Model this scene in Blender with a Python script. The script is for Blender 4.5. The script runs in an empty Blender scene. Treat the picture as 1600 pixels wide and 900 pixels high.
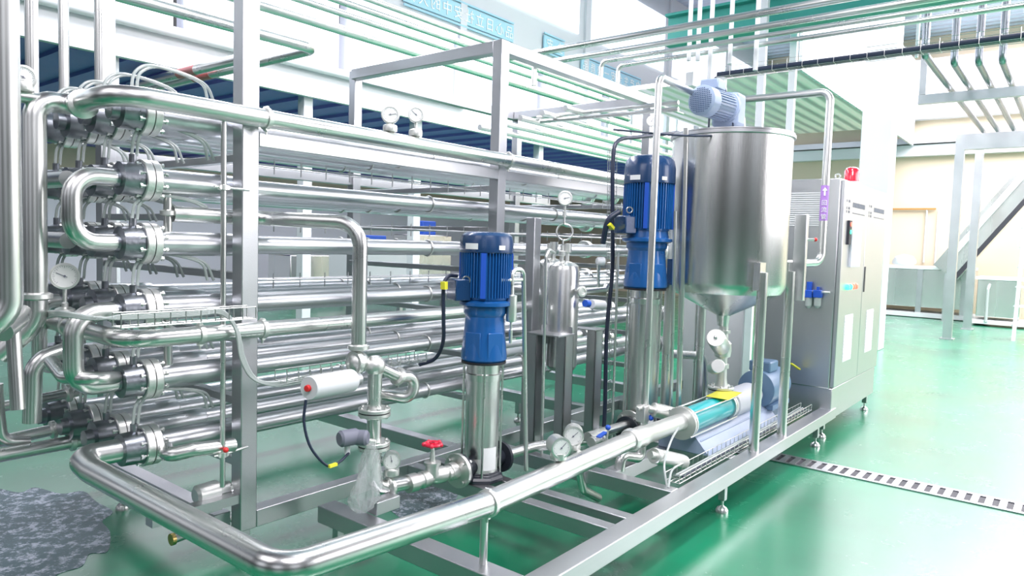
import bpy, math, random
from mathutils import Vector, Matrix
random.seed(7)
C = bpy.context.scene
PI = math.pi
V = Vector

# ------------------------------------------------------------------ camera
EYE = V((0, 0, 1.5)); FPX = 1110.0
XC = V((0.62523916, 0.03161322, -0.77979266)); YC = V((-0.77985429, 0.06378643, -0.62270264)); ZC = V((0.03005455, 0.99746273, 0.06453547))
ROT = Matrix((XC, YC, ZC))
cam_d = bpy.data.cameras.new('camera'); cam = bpy.data.objects.new('camera', cam_d); C.collection.objects.link(cam)
cam_d.sensor_width = 36; cam_d.lens = FPX / 1600 * 36; cam_d.clip_start = 0.05; cam_d.clip_end = 200
cam.matrix_world = Matrix.Translation(EYE) @ ROT.to_4x4()
C.camera = cam

# ------------------------------------------------------------------ world, lamps, exposure
C.view_settings.view_transform = 'Standard'; C.view_settings.look = 'None'
C.view_settings.exposure = 0.55; C.view_settings.gamma = 1; C.view_settings.use_curve_mapping = False
w = bpy.data.worlds.new('hall_light'); C.world = w; w.use_nodes = True
nt = w.node_tree; bg = nt.nodes['Background']
tc = nt.nodes.new('ShaderNodeTexCoord'); sx = nt.nodes.new('ShaderNodeSeparateXYZ'); nt.links.new(tc.outputs['Generated'], sx.inputs[0])
wr = nt.nodes.new('ShaderNodeValToRGB'); nt.links.new(sx.outputs['Z'], wr.inputs[0])
e = wr.color_ramp.elements
e[0].position = 0.0; e[0].color = (.03, .04, .05, 1); e[1].position = 1.0; e[1].color = (.26, .28, .34, 1)
for p, c in ((.02, (.06, .07, .09, 1)), (.10, (.30, .32, .38, 1)), (.16, (1.25, 1.28, 1.4, 1)), (.38, (1.35, 1.38, 1.5, 1)), (.46, (.20, .22, .28, 1))):
    k = e.new(p); k.color = c
# tall windows around the hall: bright and dark bays by azimuth
at = nt.nodes.new('ShaderNodeMath'); at.operation = 'ARCTAN2'; nt.links.new(sx.outputs['Y'], at.inputs[0]); nt.links.new(sx.outputs['X'], at.inputs[1])
mu = nt.nodes.new('ShaderNodeMath'); mu.operation = 'MULTIPLY'; mu.inputs[1].default_value = 9; nt.links.new(at.outputs[0], mu.inputs[0])
sn = nt.nodes.new('ShaderNodeMath'); sn.operation = 'SINE'; nt.links.new(mu.outputs[0], sn.inputs[0])
mr = nt.nodes.new('ShaderNodeMapRange'); mr.inputs[1].default_value = -.3; mr.inputs[2].default_value = .3; mr.inputs[3].default_value = .12; mr.inputs[4].default_value = .85
nt.links.new(sn.outputs[0], mr.inputs[0])
mx = nt.nodes.new('ShaderNodeVectorMath'); mx.operation = 'SCALE'; nt.links.new(wr.outputs[0], mx.inputs[0]); nt.links.new(mr.outputs[0], mx.inputs['Scale'])
nt.links.new(mx.outputs[0], bg.inputs[0]); bg.inputs[1].default_value = .6

def area(name, loc, rot, sx_, sy_, power, col=(1, 1, 1)):
    l = bpy.data.lights.new(name, 'AREA'); l.shape = 'RECTANGLE'; l.size = sx_; l.size_y = sy_; l.energy = power; l.color = col
    o = bpy.data.objects.new(name, l); C.collection.objects.link(o); o.location = loc; o.rotation_euler = rot
    return o
area('hall_or_fill_lamp', (3.2, 0.9, 4.9), (0, 0, 0), 1.5, .5, 115, (1, .95, 1))
area('hall_or_fill_lamp', (6.5, 5.6, 4.6), (0, 0, 0), 8.0, 1.0, 300, (.93, .90, 1))
area('hall_or_fill_lamp', (14.5, -1.0, 6.6), (0, 0, 0), 10.0, 8.0, 2250, (1, .95, 1))
area('hall_or_fill_lamp', (0.3, -1.2, 5.4), (math.radians(52), 0, math.radians(-42)), 2.5, 1.5, 170, (.97, .94, 1))  # added fill from the camera side, brightens the upper frame
area('hall_or_fill_lamp', (-1.5, 2.5, 4.2), (0, math.radians(-35), 0), 2.0, 2.5, 28, (1, .95, 1))
area('daylight_window', (9.5, -4.5, 3.2), (math.radians(68), 0, math.radians(12)), 9.0, 3.2, 330, (1, .96, 1))
area('under_deck_lamp', (7.0, 11.0, 3.0), (0, 0, 0), 12.0, 4.0, 210, (.98, .94, 1))

def P(u, v, **k):
    """the point of the place seen at a picture position, on a plane X=, Y= or Z="""
    r = ROT @ V((u - 800, 450 - v, -FPX)); (a, val), = k.items(); i = 'XYZ'.index(a)
    return EYE + r * ((val - EYE[i]) / r[i])

# ------------------------------------------------------------------ materials
def new_mat(n):
    m = bpy.data.materials.new(n); m.use_nodes = True
    return m, m.node_tree, m.node_tree.nodes['Principled BSDF']
def set_(b, col, rough, metal=0, **k):
    b.inputs['Base Color'].default_value = (*col, 1); b.inputs['Roughness'].default_value = rough; b.inputs['Metallic'].default_value = metal
    for a, v in k.items(): b.inputs[a.replace('_', ' ')].default_value = v
def plain(n, col, rough=.5, metal=0, bump=0, bscale=60, var=0.0, vscale=4, stretch=(1, 1, 1), **k):
    m, t, b = new_mat(n); set_(b, col, rough, metal, **k)
    tc = t.nodes.new('ShaderNodeTexCoord'); mp = t.nodes.new('ShaderNodeMapping'); mp.inputs['Scale'].default_value = stretch
    t.links.new(tc.outputs['Object'], mp.inputs[0])
    nz = t.nodes.new('ShaderNodeTexNoise'); nz.inputs['Scale'].default_value = vscale; nz.inputs['Detail'].default_value = 6
    t.links.new(mp.outputs[0], nz.inputs[0])
    r = t.nodes.new('ShaderNodeMapRange'); r.inputs[3].default_value = max(.03, rough - .10 - var * .3); r.inputs[4].default_value = rough + .10 + var * .3
    t.links.new(nz.outputs[0], r.inputs[0]); t.links.new(r.outputs[0], b.inputs['Roughness'])
    if var:
        mixn = t.nodes.new('ShaderNodeMix'); mixn.data_type = 'RGBA'
        mixn.inputs[6].default_value = (*[c * (1 - var) for c in col], 1); mixn.inputs[7].default_value = (*[min(1, c * (1 + var * .6)) for c in col], 1)
        t.links.new(nz.outputs[0], mixn.inputs[0]); t.links.new(mixn.outputs[2], b.inputs['Base Color'])
    if bump:
        n2 = t.nodes.new('ShaderNodeTexNoise'); n2.inputs['Scale'].default_value = bscale; t.links.new(mp.outputs[0], n2.inputs[0])
        bp = t.nodes.new('ShaderNodeBump'); bp.inputs['Strength'].default_value = bump; bp.inputs['Distance'].default_value = .002
        t.links.new(n2.outputs[0], bp.inputs['Height']); t.links.new(bp.outputs[0], b.inputs['Normal'])
    return m
def glow(n, col, s):
    m, t, b = new_mat(n); set_(b, col, .4); b.inputs['Emission Color'].default_value = (*col, 1); b.inputs['Emission Strength'].default_value = s
    return m
M = {}
M['steel'] = plain('stainless_pipe', (.74, .75, .73), .30, 1, var=.10, vscale=3)
M['tube'] = plain('drawn_tube', (.60, .62, .64), .34, 1, var=.14, vscale=2.5, bump=.15, bscale=90, stretch=(.1, 1, 1))
M['cast'] = plain('cast_stainless', (.80, .81, .78), .42, 1, bump=.25, bscale=120, var=.08)
M['brushed'] = plain('brushed_frame', (.58, .59, .61), .36, 1, bump=.2, bscale=200, var=.12, vscale=3)
M['satin'] = plain('satin_tank_sheet', (.76, .77, .75), .27, 1, bump=.2, bscale=260, stretch=(1, 1, .03), var=.05, vscale=2)
M['cabinet'] = plain('cabinet_sheet', (.60, .61, .63), .38, 1, bump=.2, bscale=300, stretch=(1, 1, .04), var=.06, vscale=2)
M['darkflange'] = plain('dull_flange', (.30, .32, .35), .33, 1, bump=.4, bscale=60, var=.25, vscale=25)
M['gasket'] = plain('black_rubber', (.015, .016, .02), .5)
M['black'] = plain('black_cast_iron', (.02, .025, .035), .35, bump=.2)
M['blue'] = plain('blue_paint', (.010, .105, .34), .30, bump=.1, Coat_Weight=.4)
M['navy'] = plain('navy_cowl', (.010, .045, .13), .28, Coat_Weight=.4)
M['bluecap'] = plain('blue_plastic', (.02, .10, .55), .35)
M['teal'] = plain('teal_sleeve', (.0, .42, .45), .35, Coat_Weight=.5)
M['yellow'] = plain('yellow_label', (.85, .80, .05), .5)
M['white'] = plain('white_paint', (.68, .70, .72), .45)
M['whitelabel'] = plain('white_label', (.86, .87, .87), .5)
M['housing'] = plain('grey_white_housing', (.62, .64, .70), .4)
M['sheet'] = plain('wrapping_film', (.30, .38, .52), .35, bump=.6, bscale=12, var=.2)
M['motorwrap'] = plain('grey_blue_wrap', (.16, .27, .42), .38, bump=.8, bscale=9, var=.2)
M['red'] = plain('red_handwheel', (.72, .02, .06), .3, Coat_Weight=.5)
M['redplastic'] = plain('red_plastic', (.75, .03, .03), .3)
M['hose'] = plain('milky_hose', (.62, .68, .66), .25, Transmission_Weight=.35)
M['cable'] = plain('dark_cable', (.02, .03, .06), .45)
M['purple'] = plain('purple_tape', (.42, .22, .62), .5)
M['pink'] = plain('faded_red_band', (.62, .22, .22), .5)
M['copper'] = plain('brown_pipe', (.50, .25, .07), .4, .3)
M['ink'] = plain('printed_ink', (.18, .19, .24), .6)
M['brass'] = plain('brass_nut', (.75, .55, .2), .3, 1)
M['rust'] = plain('heat_tint', (.35, .2, .1), .35, .9)
M['darkin'] = plain('slot_dark', (.03, .03, .04), .6)
M['greendeck'] = plain('green_girder_paint', (.03, .30, .25), .5)
M['wallcream'] = plain('cream_wall', (.66, .56, .42), .6, var=.03, vscale=.6)
M['wallwhite'] = plain('white_wall', (.78, .79, .86), .6, var=.04, vscale=.5)
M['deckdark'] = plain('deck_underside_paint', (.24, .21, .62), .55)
M['dial'] = plain('dial_face', (.88, .89, .87), .3, Coat_Weight=1.0)
M['screen'] = glow('screen_glow', (.75, .86, .92), .9)
M['green_lamp'] = glow('green_lamp', (.05, .9, .3), 2.2)
M['red_lamp'] = glow('red_lamp', (1, .12, .08), 1.6)
M['beacon'] = plain('beacon_lens', (.85, .03, .07), .15, Coat_Weight=1)
M['window'] = glow('lit_window', (.84, .91, 1.0), 1.05)
M['banner'] = plain('pale_teal_banner', (.42, .70, .82), .6)
M['bannertext'] = plain('banner_letters', (.95, .97, .97), .6)
# clear plastic bag
m, t, b = new_mat('clear_bag'); set_(b, (.86, .90, .90), .18, 0, Transmission_Weight=.5, IOR=1.2, Alpha=.45); M['bag'] = m
nz = t.nodes.new('ShaderNodeTexNoise'); nz.inputs['Scale'].default_value = 30; bp = t.nodes.new('ShaderNodeBump'); bp.inputs['Strength'].default_value = .9; bp.inputs['Distance'].default_value = .01
t.links.new(nz.outputs[0], bp.inputs['Height']); t.links.new(bp.outputs[0], b.inputs['Normal'])
# corrugated sheet
def corr(n, col, axis, freq, rough=.45, metal=0):
    m, t, b = new_mat(n); set_(b, col, rough, metal)
    tc = t.nodes.new('ShaderNodeTexCoord'); s = t.nodes.new('ShaderNodeSeparateXYZ'); t.links.new(tc.outputs['Object'], s.inputs[0])
    mm = t.nodes.new('ShaderNodeMath'); mm.operation = 'MULTIPLY'; mm.inputs[1].default_value = freq; t.links.new(s.outputs[axis], mm.inputs[0])
    q = t.nodes.new('ShaderNodeMath'); q.operation = 'SINE'; t.links.new(mm.outputs[0], q.inputs[0])
    bp = t.nodes.new('ShaderNodeBump'); bp.inputs['Strength'].default_value = 1; bp.inputs['Distance'].default_value = .04
    t.links.new(q.outputs[0], bp.inputs['Height']); t.links.new(bp.outputs[0], b.inputs['Normal'])
    return m
M['ceil'] = corr('corrugated_ceiling', (.50, .56, .68), 0, 20)
M['corrwhite'] = corr('corrugated_white', (.82, .83, .86), 0, 30)
M['corrcream'] = corr('corrugated_cream', (1, .84, .84), 1, 24)
# floor: worn green epoxy
m, t, b = new_mat('green_epoxy'); set_(b, (.0, .30, .15), .22, 0, IOR=1.5, Coat_Weight=.8, Coat_Roughness=.30); M['floor'] = m
tc = t.nodes.new('ShaderNodeTexCoord')
n1 = t.nodes.new('ShaderNodeTexNoise'); n1.inputs['Scale'].default_value = .9; n1.inputs['Detail'].default_value = 7; t.links.new(tc.outputs['Object'], n1.inputs[0])
cr = t.nodes.new('ShaderNodeValToRGB'); t.links.new(n1.outputs[0], cr.inputs[0])
cr.color_ramp.elements[0].position = .3; cr.color_ramp.elements[0].color = (.001, .14, .065, 1); cr.color_ramp.elements[1].position = .75; cr.color_ramp.elements[1].color = (.004, .28, .13, 1)
n2 = t.nodes.new('ShaderNodeTexNoise'); n2.inputs['Scale'].default_value = 3.2; n2.inputs['Detail'].default_value = 9; n2.inputs['Roughness'].default_value = .7; t.links.new(tc.outputs['Object'], n2.inputs[0])
c2 = t.nodes.new('ShaderNodeValToRGB'); t.links.new(n2.outputs[0], c2.inputs[0]); c2.color_ramp.elements[0].position = .66; c2.color_ramp.elements[1].position = .78
mxf = t.nodes.new('ShaderNodeMix'); mxf.data_type = 'RGBA'; mxf.inputs[7].default_value = (.12, .34, .24, 1)
sc = t.nodes.new('ShaderNodeMath'); sc.operation = 'MULTIPLY'; sc.inputs[1].default_value = .45; t.links.new(c2.outputs[0], sc.inputs[0]); t.links.new(sc.outputs[0], mxf.inputs[0])
t.links.new(cr.outputs[0], mxf.inputs[6]); t.links.new(mxf.outputs[2], b.inputs['Base Color'])
rr = t.nodes.new('ShaderNodeMapRange'); rr.inputs[3].default_value = .12; rr.inputs[4].default_value = .38; t.links.new(n2.outputs[0], rr.inputs[0]); t.links.new(rr.outputs[0], b.inputs['Roughness'])
# wet patch with ripples; its sparkles are painted pale into the base colour
m, t, b = new_mat('wet_film'); set_(b, (.16, .22, .24), .12, 0, IOR=1.4); M['wet'] = m
tc = t.nodes.new('ShaderNodeTexCoord'); n1 = t.nodes.new('ShaderNodeTexNoise'); n1.inputs['Scale'].default_value = 14; n1.inputs['Detail'].default_value = 10; n1.inputs['Roughness'].default_value = .8
t.links.new(tc.outputs['Object'], n1.inputs[0]); bp = t.nodes.new('ShaderNodeBump'); bp.inputs['Strength'].default_value = .8; bp.inputs['Distance'].default_value = .012
t.links.new(n1.outputs[0], bp.inputs['Height']); t.links.new(bp.outputs[0], b.inputs['Normal'])
cr = t.nodes.new('ShaderNodeValToRGB'); t.links.new(n1.outputs[0], cr.inputs[0]); cr.color_ramp.elements[0].position = .50; cr.color_ramp.elements[0].color = (.11, .18, .20, 1); cr.color_ramp.elements[1].position = .57; cr.color_ramp.elements[1].color = (.60, .66, .76, 1)
t.links.new(cr.outputs[0], b.inputs['Base Color'])

# ------------------------------------------------------------------ mesh helpers
WL = {}
def frame(d):
    d = V(d).normalized(); a = V((0, 0, 1)) if abs(d.z) < .9 else V((1, 0, 0))
    x = a.cross(d).normalized(); y = d.cross(x).normalized()
    return x, y, d
class MB:
    def __init__(s): s.v = []; s.f = []
    def box(s, a, b):
        a, b = V(a), V(b); i = len(s.v)
        for z in (a.z, b.z):
            for x, y in ((a.x, a.y), (b.x, a.y), (b.x, b.y), (a.x, b.y)): s.v.append(V((x, y, z)))
        for q in ((0, 3, 2, 1), (4, 5, 6, 7), (0, 1, 5, 4), (1, 2, 6, 5), (2, 3, 7, 6), (3, 0, 4, 7)): s.f.append([i + k for k in q])
        return s
    def bar(s, p, q, w, h, up=(0, 0, 1)):
        """box section along p-q, w across, h along up"""
        p, q = V(p), V(q); d = (q - p).normalized(); u = V(up); x = d.cross(u)
        if x.length < 1e-4: u = V((1, 0, 0)); x = d.cross(u)
        x.normalize(); y = x.cross(d).normalized(); i = len(s.v)
        for c in (p, q):
            for a, b in ((-1, -1), (1, -1), (1, 1), (-1, 1)): s.v.append(c + x * a * w / 2 + y * b * h / 2)
        for k in ((0, 3, 2, 1), (4, 5, 6, 7), (0, 1, 5, 4), (1, 2, 6, 5), (2, 3, 7, 6), (3, 0, 4, 7)): s.f.append([i + j for j in k])
        return s
    def lathe(s, o, d, prof, n=24, ph=0):
        """prof: (distance along d, radius)"""
        o = V(o); x, y, d = frame(d); rings = []
        for h, r in prof:
            if r < 1e-6: rings.append([len(s.v)]); s.v.append(o + d * h); continue
            i = len(s.v)
            for k in range(n):
                a = ph + 2 * PI * k / n; s.v.append(o + d * h + x * r * math.cos(a) + y * r * math.sin(a))
            rings.append(list(range(i, i + n)))
        for A, B in zip(rings, rings[1:]):
            if len(A) == 1 and len(B) == 1: continue
            for k in range(n):
                j = (k + 1) % n
                if len(A) == 1: s.f.append([A[0], B[j], B[k]][::-1])
                elif len(B) == 1: s.f.append([A[k], A[j], B[0]])
                else: s.f.append([A[k], A[j], B[j], B[k]])
        if len(rings[0]) > 1: s.f.append(rings[0][::-1])
        if len(rings[-1]) > 1: s.f.append(rings[-1])
        return s
    def cyl(s, p, q, r, r2=None, n=20):
        p, q = V(p), V(q); return s.lathe(p, q - p, [(0, r), ((q - p).length, r if r2 is None else r2)], n)
    def tube(s, pts, r, bend=0, n=16, smooth=0):
        pts = [V(p) for p in pts]
        if smooth: pts = catmull(pts, smooth)
        elif bend: pts = fillet(pts, bend)
        rings = []; d0 = (pts[1] - pts[0]).normalized(); x, y, _ = frame(d0); prev = d0
        for i, p in enumerate(pts):
            a = (pts[i] - pts[i - 1]).normalized() if i else d0
            b = (pts[i + 1] - pts[i]).normalized() if i < len(pts) - 1 else a
            d = (a + b); d = d.normalized() if d.length > 1e-5 else a
            rot = prev.rotation_difference(d); x = rot @ x; y = rot @ y; prev = d
            k = len(s.v); f = 1 / max(.5, math.cos(a.angle(b) / 2)) if a.length and b.length else 1
            for j in range(n):
                an = 2 * PI * j / n; s.v.append(p + (x * math.cos(an) + y * math.sin(an)) * r)
            rings.append(list(range(k, k + n)))
        for A, B in zip(rings, rings[1:]):
            for j in range(n): s.f.append([A[j], A[(j + 1) % n], B[(j + 1) % n], B[j]])
        s.f.append(rings[0][::-1]); s.f.append(rings[-1])
        return s
    def ring(s, o, d, R, r, n=28, m=8):
        x, y, d = frame(d); o = V(o); i0 = len(s.v)
        for i in range(n):
            a = 2 * PI * i / n; e = x * math.cos(a) + y * math.sin(a)
            for j in range(m):
                b = 2 * PI * j / m; s.v.append(o + e * (R + r * math.cos(b)) + d * r * math.sin(b))
        for i in range(n):
            for j in range(m):
                s.f.append([i0 + i * m + j, i0 + ((i + 1) % n) * m + j, i0 + ((i + 1) % n) * m + (j + 1) % m, i0 + i * m + (j + 1) % m])
        return s
    def ball(s, o, r, n=20, sc=1): return s.lathe(V(o) - V((0, 0, r * sc)), (0, 0, 1), [(r * sc * (1 - math.cos(PI * k / 10)), r * math.sin(PI * k / 10)) for k in range(11)], n)
    def prism(s, poly, ext):
        """poly: list of points (a planar outline), pushed along ext"""
        poly = [V(p) for p in poly]; ext = V(ext); i = len(s.v); n = len(poly); s.v += poly + [p + ext for p in poly]
        s.f.append([i + k for k in range(n)][::-1]); s.f.append([i + n + k for k in range(n)])
        for k in range(n): j = (k + 1) % n; s.f.append([i + k, i + j, i + n + j, i + n + k])
        return s
    def build(s, name, mat, parent=None, bevel=0, base=True, angle=32):
        lo = V((min(p.x for p in s.v), min(p.y for p in s.v), min(p.z for p in s.v))); hi = V((max(p.x for p in s.v), max(p.y for p in s.v), max(p.z for p in s.v)))
        o0 = V(((lo.x + hi.x) / 2, (lo.y + hi.y) / 2, lo.z))
        me = bpy.data.meshes.new(name); me.from_pydata([tuple(p - o0) for p in s.v], [], s.f); me.update()
        import bmesh
        bm = bmesh.new(); bm.from_mesh(me); bmesh.ops.recalc_face_normals(bm, faces=bm.faces); bm.to_mesh(me); bm.free()
        me.polygons.foreach_set('use_smooth', [True] * len(me.polygons)); me.set_sharp_from_angle(angle=math.radians(angle))
        me.materials.append(M[mat])
        o = bpy.data.objects.new(name, me); C.collection.objects.link(o)
        pw = WL.get(parent.name, V((0, 0, 0))) if parent else V((0, 0, 0))
        if parent: o.parent = parent
        o.location = o0 - pw; WL[o.name] = o0.copy()
        if bevel:
            bv = o.modifiers.new('bevel', 'BEVEL'); bv.width = bevel; bv.segments = 2; bv.limit_method = 'ANGLE'; bv.angle_limit = math.radians(40)
        return o
def fillet(pts, rad, n=7):
    out = [pts[0]]
    for i in range(1, len(pts) - 1):
        p, a, b = pts[i], (pts[i - 1] - pts[i]), (pts[i + 1] - pts[i]); la, lb = a.length, b.length; a.normalize(); b.normalize()
        th = a.angle(b)
        if th > math.radians(176): out.append(p); continue
        t_ = min(rad / math.tan(th / 2), la * .49, lb * .49); r = t_ * math.tan(th / 2)
        c = p + (a + b).normalized() * (r / math.sin(th / 2)); s_, e_ = p + a * t_ - c, p + b * t_ - c; ang = s_.angle(e_); ax = s_.cross(e_).normalized()
        for k in range(n + 1): out.append(c + Matrix.Rotation(ang * k / n, 3, ax) @ s_)
    out.append(pts[-1]); return out
def catmull(p, n):
    q = [p[0] * 2 - p[1]] + p + [p[-1] * 2 - p[-2]]; out = []
    for i in range(1, len(q) - 2):
        for k in range(n):
            t = k / n; a, b, c, d = q[i - 1:i + 3]
            out.append(.5 * ((2 * b) + (c - a) * t + (2 * a - 5 * b + 4 * c - d) * t * t + (3 * b - a - 3 * c + d) * t ** 3))
    out.append(p[-1]); return out
def tag(o, label, cat, group=None, kind=None):
    o['label'] = label; o['category'] = cat
    if group: o['group'] = group
    if kind: o['kind'] = kind
    return o
def thing(name, label, cat, loc=(0, 0, 0), group=None):
    o = bpy.data.objects.new(name, None); C.collection.objects.link(o); o.location = loc; o.empty_display_size = .05; WL[o.name] = V(loc)
    return tag(o, label, cat, group)
def struct(o): o['kind'] = 'structure'; return o
def copy_tree(o, delta, label, group=None, parent=None):
    c = o.copy(); C.collection.objects.link(c)
    if parent: c.parent = parent
    else:
        c.location = o.location + V(delta); c['label'] = label
        if group: c['group'] = group
    WL[c.name] = WL[o.name] + V(delta)
    for ch in list(o.children): copy_tree(ch, delta, None, None, c)
    return c
def bolts(parent, o, d, R, half, n=8, r=.008):
    x, y, d = frame(d); o = V(o); first = None
    for k in range(n):
        a = 2 * PI * (k + .5) / n; c = o + (x * math.cos(a) + y * math.sin(a)) * R
        if first is None:
            mb = MB().lathe(c - d * half, d, [(0, r), (.009, r), (.009, r * .55), (2 * half - .009, r * .55), (2 * half - .009, r), (2 * half, r)], 6); first = mb.build('bolt', 'steel', parent); c0_ = c
        else:
            q = first.copy(); C.collection.objects.link(q); q.location = first.location + (c - c0_); WL[q.name] = WL[first.name] + (c - c0_)
def flanges(parent, o, d, R, th, gap=.004):
    d = V(d).normalized()
    a = MB().lathe(V(o) - d * (th + gap / 2), d, [(0, R * .97), (.003, R), (th, R)], 32).build('flange', 'cast', parent)
    b = MB().lathe(V(o) + d * gap / 2, d, [(0, R), (th - .003, R), (th, R * .97)], 32).build('flange', 'cast', parent)
    MB().cyl(V(o) - d * gap / 2, V(o) + d * gap / 2, R - .004, n=28).build('gasket', 'gasket', a)
def pipe(name, label, pts, r, bend=0, mat='steel', cat='pipe', group=None, clamps=(), parent=None, n=18, smooth=0):
    o = MB().tube(pts, r, bend, n, smooth).build(name, mat, parent)
    if not parent: tag(o, label, cat, group)
    for c, d in clamps: clamp(o, c, d, r)
    return o
def clamp(parent, c, d, r, name='pipe_clamp'):
    d = V(d).normalized(); c = V(c)
    m = MB().lathe(c - d * .012, d, [(0, r + .002), (.002, r + .007), (.022, r + .007), (.024, r + .002)], 24)
    x, y, _ = frame(d)
    m.cyl(c + y * (r + .005) - x * .012, c + y * (r + .005) + x * .012, .009, n=8); m.cyl(c - y * (r + .005) - x * .012, c - y * (r + .005) + x * .012, .009, n=8)
    m.cyl(c - y * (r + .028), c - y * r, .005, n=8)
    return m.build(name, 'cast', parent)
def union(parent, c, d, r, name='union_clamp'):
    d = V(d).normalized(); c = V(c)
    return MB().lathe(c - d * .014, d, [(0, r + .002), (.006, r + .014), (.022, r + .014), (.028, r + .002)], 24).build(name, 'cast', parent)

# ------------------------------------------------------------------ room
fl = MB().box((-8, -9, -.08), (24, 18, 0)).build('floor', 'floor'); struct(fl)
wf = MB().box((20.5, -9, 0), (20.7, 16, 7.2)).build('wall_far', 'wallcream'); struct(wf)
wb = MB().box((-8, 15.4, 0), (20.5, 15.6, 2.35)).build('wall_back', 'wallwhite'); struct(wb)
struct(MB().box((-8, 15.42, 2.35), (20.5, 15.6, 3.13)).build('wall_back', 'wallcream'))
struct(MB().box((20.2, -8, 4.85), (20.5, 8, 6.3)).build('wall_upper', 'wallwhite'))
struct(MB().box((20.25, -8, 3.95), (20.5, 6.5, 4.22)).build('trim_1', 'white'))
struct(MB().box((20.15, -8, 4.24), (20.5, 6.5, 4.38)).build('trim_2', 'brushed'))
struct(MB().box((2, -2, 6.9), (20.5, 15.4, 7.0)).build('ceiling', 'ceil'))
# mezzanine floor, its edge and the lit rooms above
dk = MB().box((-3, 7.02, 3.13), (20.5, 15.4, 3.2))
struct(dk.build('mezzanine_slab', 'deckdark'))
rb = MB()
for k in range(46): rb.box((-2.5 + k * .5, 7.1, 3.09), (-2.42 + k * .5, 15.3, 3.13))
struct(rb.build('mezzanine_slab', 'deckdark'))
struct(MB().box((-3, 6.95, 3.08), (20.5, 7.02, 3.42)).build('trim_3', 'white'))
struct(MB().box((-3, 6.99, 3.42), (20.5, 7.04, 3.46)).build('trim_4', 'brushed'))
uw = MB(); uw.box((-3, 7.3, 4.45), (20.5, 7.4, 6.9)); struct(uw.build('wall_upper', 'white'))
nwin = 0
for k in range(11):
    x0 = -2.4 + k * 2.05; nwin += 1
    wn = MB().box((x0, 7.33, 3.5), (x0 + 1.85, 7.36, 4.42)).build('window_%d' % nwin, 'window'); struct(wn)
    fr = MB()
    fr.box((x0 - .12, 7.27, 3.42), (x0 - .02, 7.42, 4.45)); fr.box((x0 + .9, 7.3, 3.5), (x0 + .95, 7.38, 4.42)); fr.box((x0 - .02, 7.29, 4.38), (x0 + 1.93, 7.4, 4.5))
    struct(fr.build('window_frame', 'white'))
for k in range(5):
    x0 = 4.4 + k * 3.3
    struct(MB().box((x0, 7.25, 3.42), (x0 + .14, 7.4, 6.9)).build('trim_%d' % (5 + k), 'white'))
    struct(MB().box((x0 + .25, 7.27, 5.25), (x0 + 3.1, 7.3, 6.4)).build('window_%d' % (20 + k), 'window'))
def glyph(ch, size, mat, name, parent, loc, rot, extrude=.002):
    c = bpy.data.curves.new(name, 'FONT'); c.body = ch; c.size = size; c.extrude = extrude; c.align_x = 'CENTER'
    o = bpy.data.objects.new(name, c); C.collection.objects.link(o); dg = bpy.context.evaluated_depsgraph_get()
    me = bpy.data.meshes.new_from_object(o.evaluated_get(dg)); bpy.data.objects.remove(o); me.materials.clear(); me.materials.append(M[mat])
    q = bpy.data.objects.new(name, me); C.collection.objects.link(q); q.parent = parent; q.location = V(loc) - WL[parent.name]; q.rotation_euler = rot
    return q
# banners
def banner(x0, x1, z0, z1, text, label):
    b = MB().box((x0, 7.255, z0), (x1, 7.28, z1)).build('banner', 'banner'); tag(b, label, 'banner')
    bf = MB()
    for z in (z0 - .05, z1 + .02): bf.box((x0, 7.248, z), (x1, 7.27, z + .025))
    bf.build('banner_border', 'banner', b)
    n = len(text); st = (x1 - x0) / n
    for i, ch in enumerate(text):
        glyph(ch, (z1 - z0) * .78, 'bannertext', 'banner_letter', b, (x0 + (i + .5) * st, 7.249, z0 + (z1 - z0) * .2), (PI / 2, 0, PI), .004)
banner(6.6, 8.93, 4.66, 4.92, '新大的中安社立日心品', 'pale teal banner with mirrored white characters above the upper windows, nearest one')
banner(9.75, 10.35, 4.74, 4.98, '安全', 'short pale teal banner between the two long banners')
banner(10.9, 13.1, 4.62, 4.86, '品质第一安全生产中', 'pale teal banner with white characters, farthest along the upper windows')
# column and right mezzanine
struct(MB().box((12.0, 2.35, 0), (12.4, 2.78, 7)).build('column', 'white', bevel=.01))
for u, y_ in ((1192, 2.9), (1240, 2.75)):
    q = P(u, 190, Y=y_); struct(MB().box((q.x - .035, y_, 0), (q.x + .035, y_ + .08, 7 if u < 1200 else 4.2)).build('column', 'white', bevel=.006))
struct(MB().box((11.1, 3.45, 4.2), (20.2, 3.5, 6.2)).build('wall_mezzanine', 'corrwhite'))
struct(MB().box((11.1, 3.5, 4.2), (17.1, 6.9, 4.28)).build('ceiling_mezzanine', 'corrcream'))
gl = P(1045, 71, X=8.25); gi = MB(); gi.box((8.21, -4, gl.z), (8.29, gl.y, gl.z + .32)); gi.box((8.12, -4, gl.z - .03), (8.38, gl.y, gl.z)); gi.box((8.12, -4, gl.z + .32), (8.38, gl.y, gl.z + .35)); struct(gi.build('roof_beam', 'greendeck'))
# deck posts under the mezzanine edge
for i, (u, yy) in enumerate(((482, 7.05), (848, 7.05), (176, 7.05), (655, 7.05))):
    q = P(u, 170, Y=yy); o = MB().box((q.x - .06, yy, 0), (q.x + .06, yy + .12, 3.13)).build('column', 'white', bevel=.004); struct(o)
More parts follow.
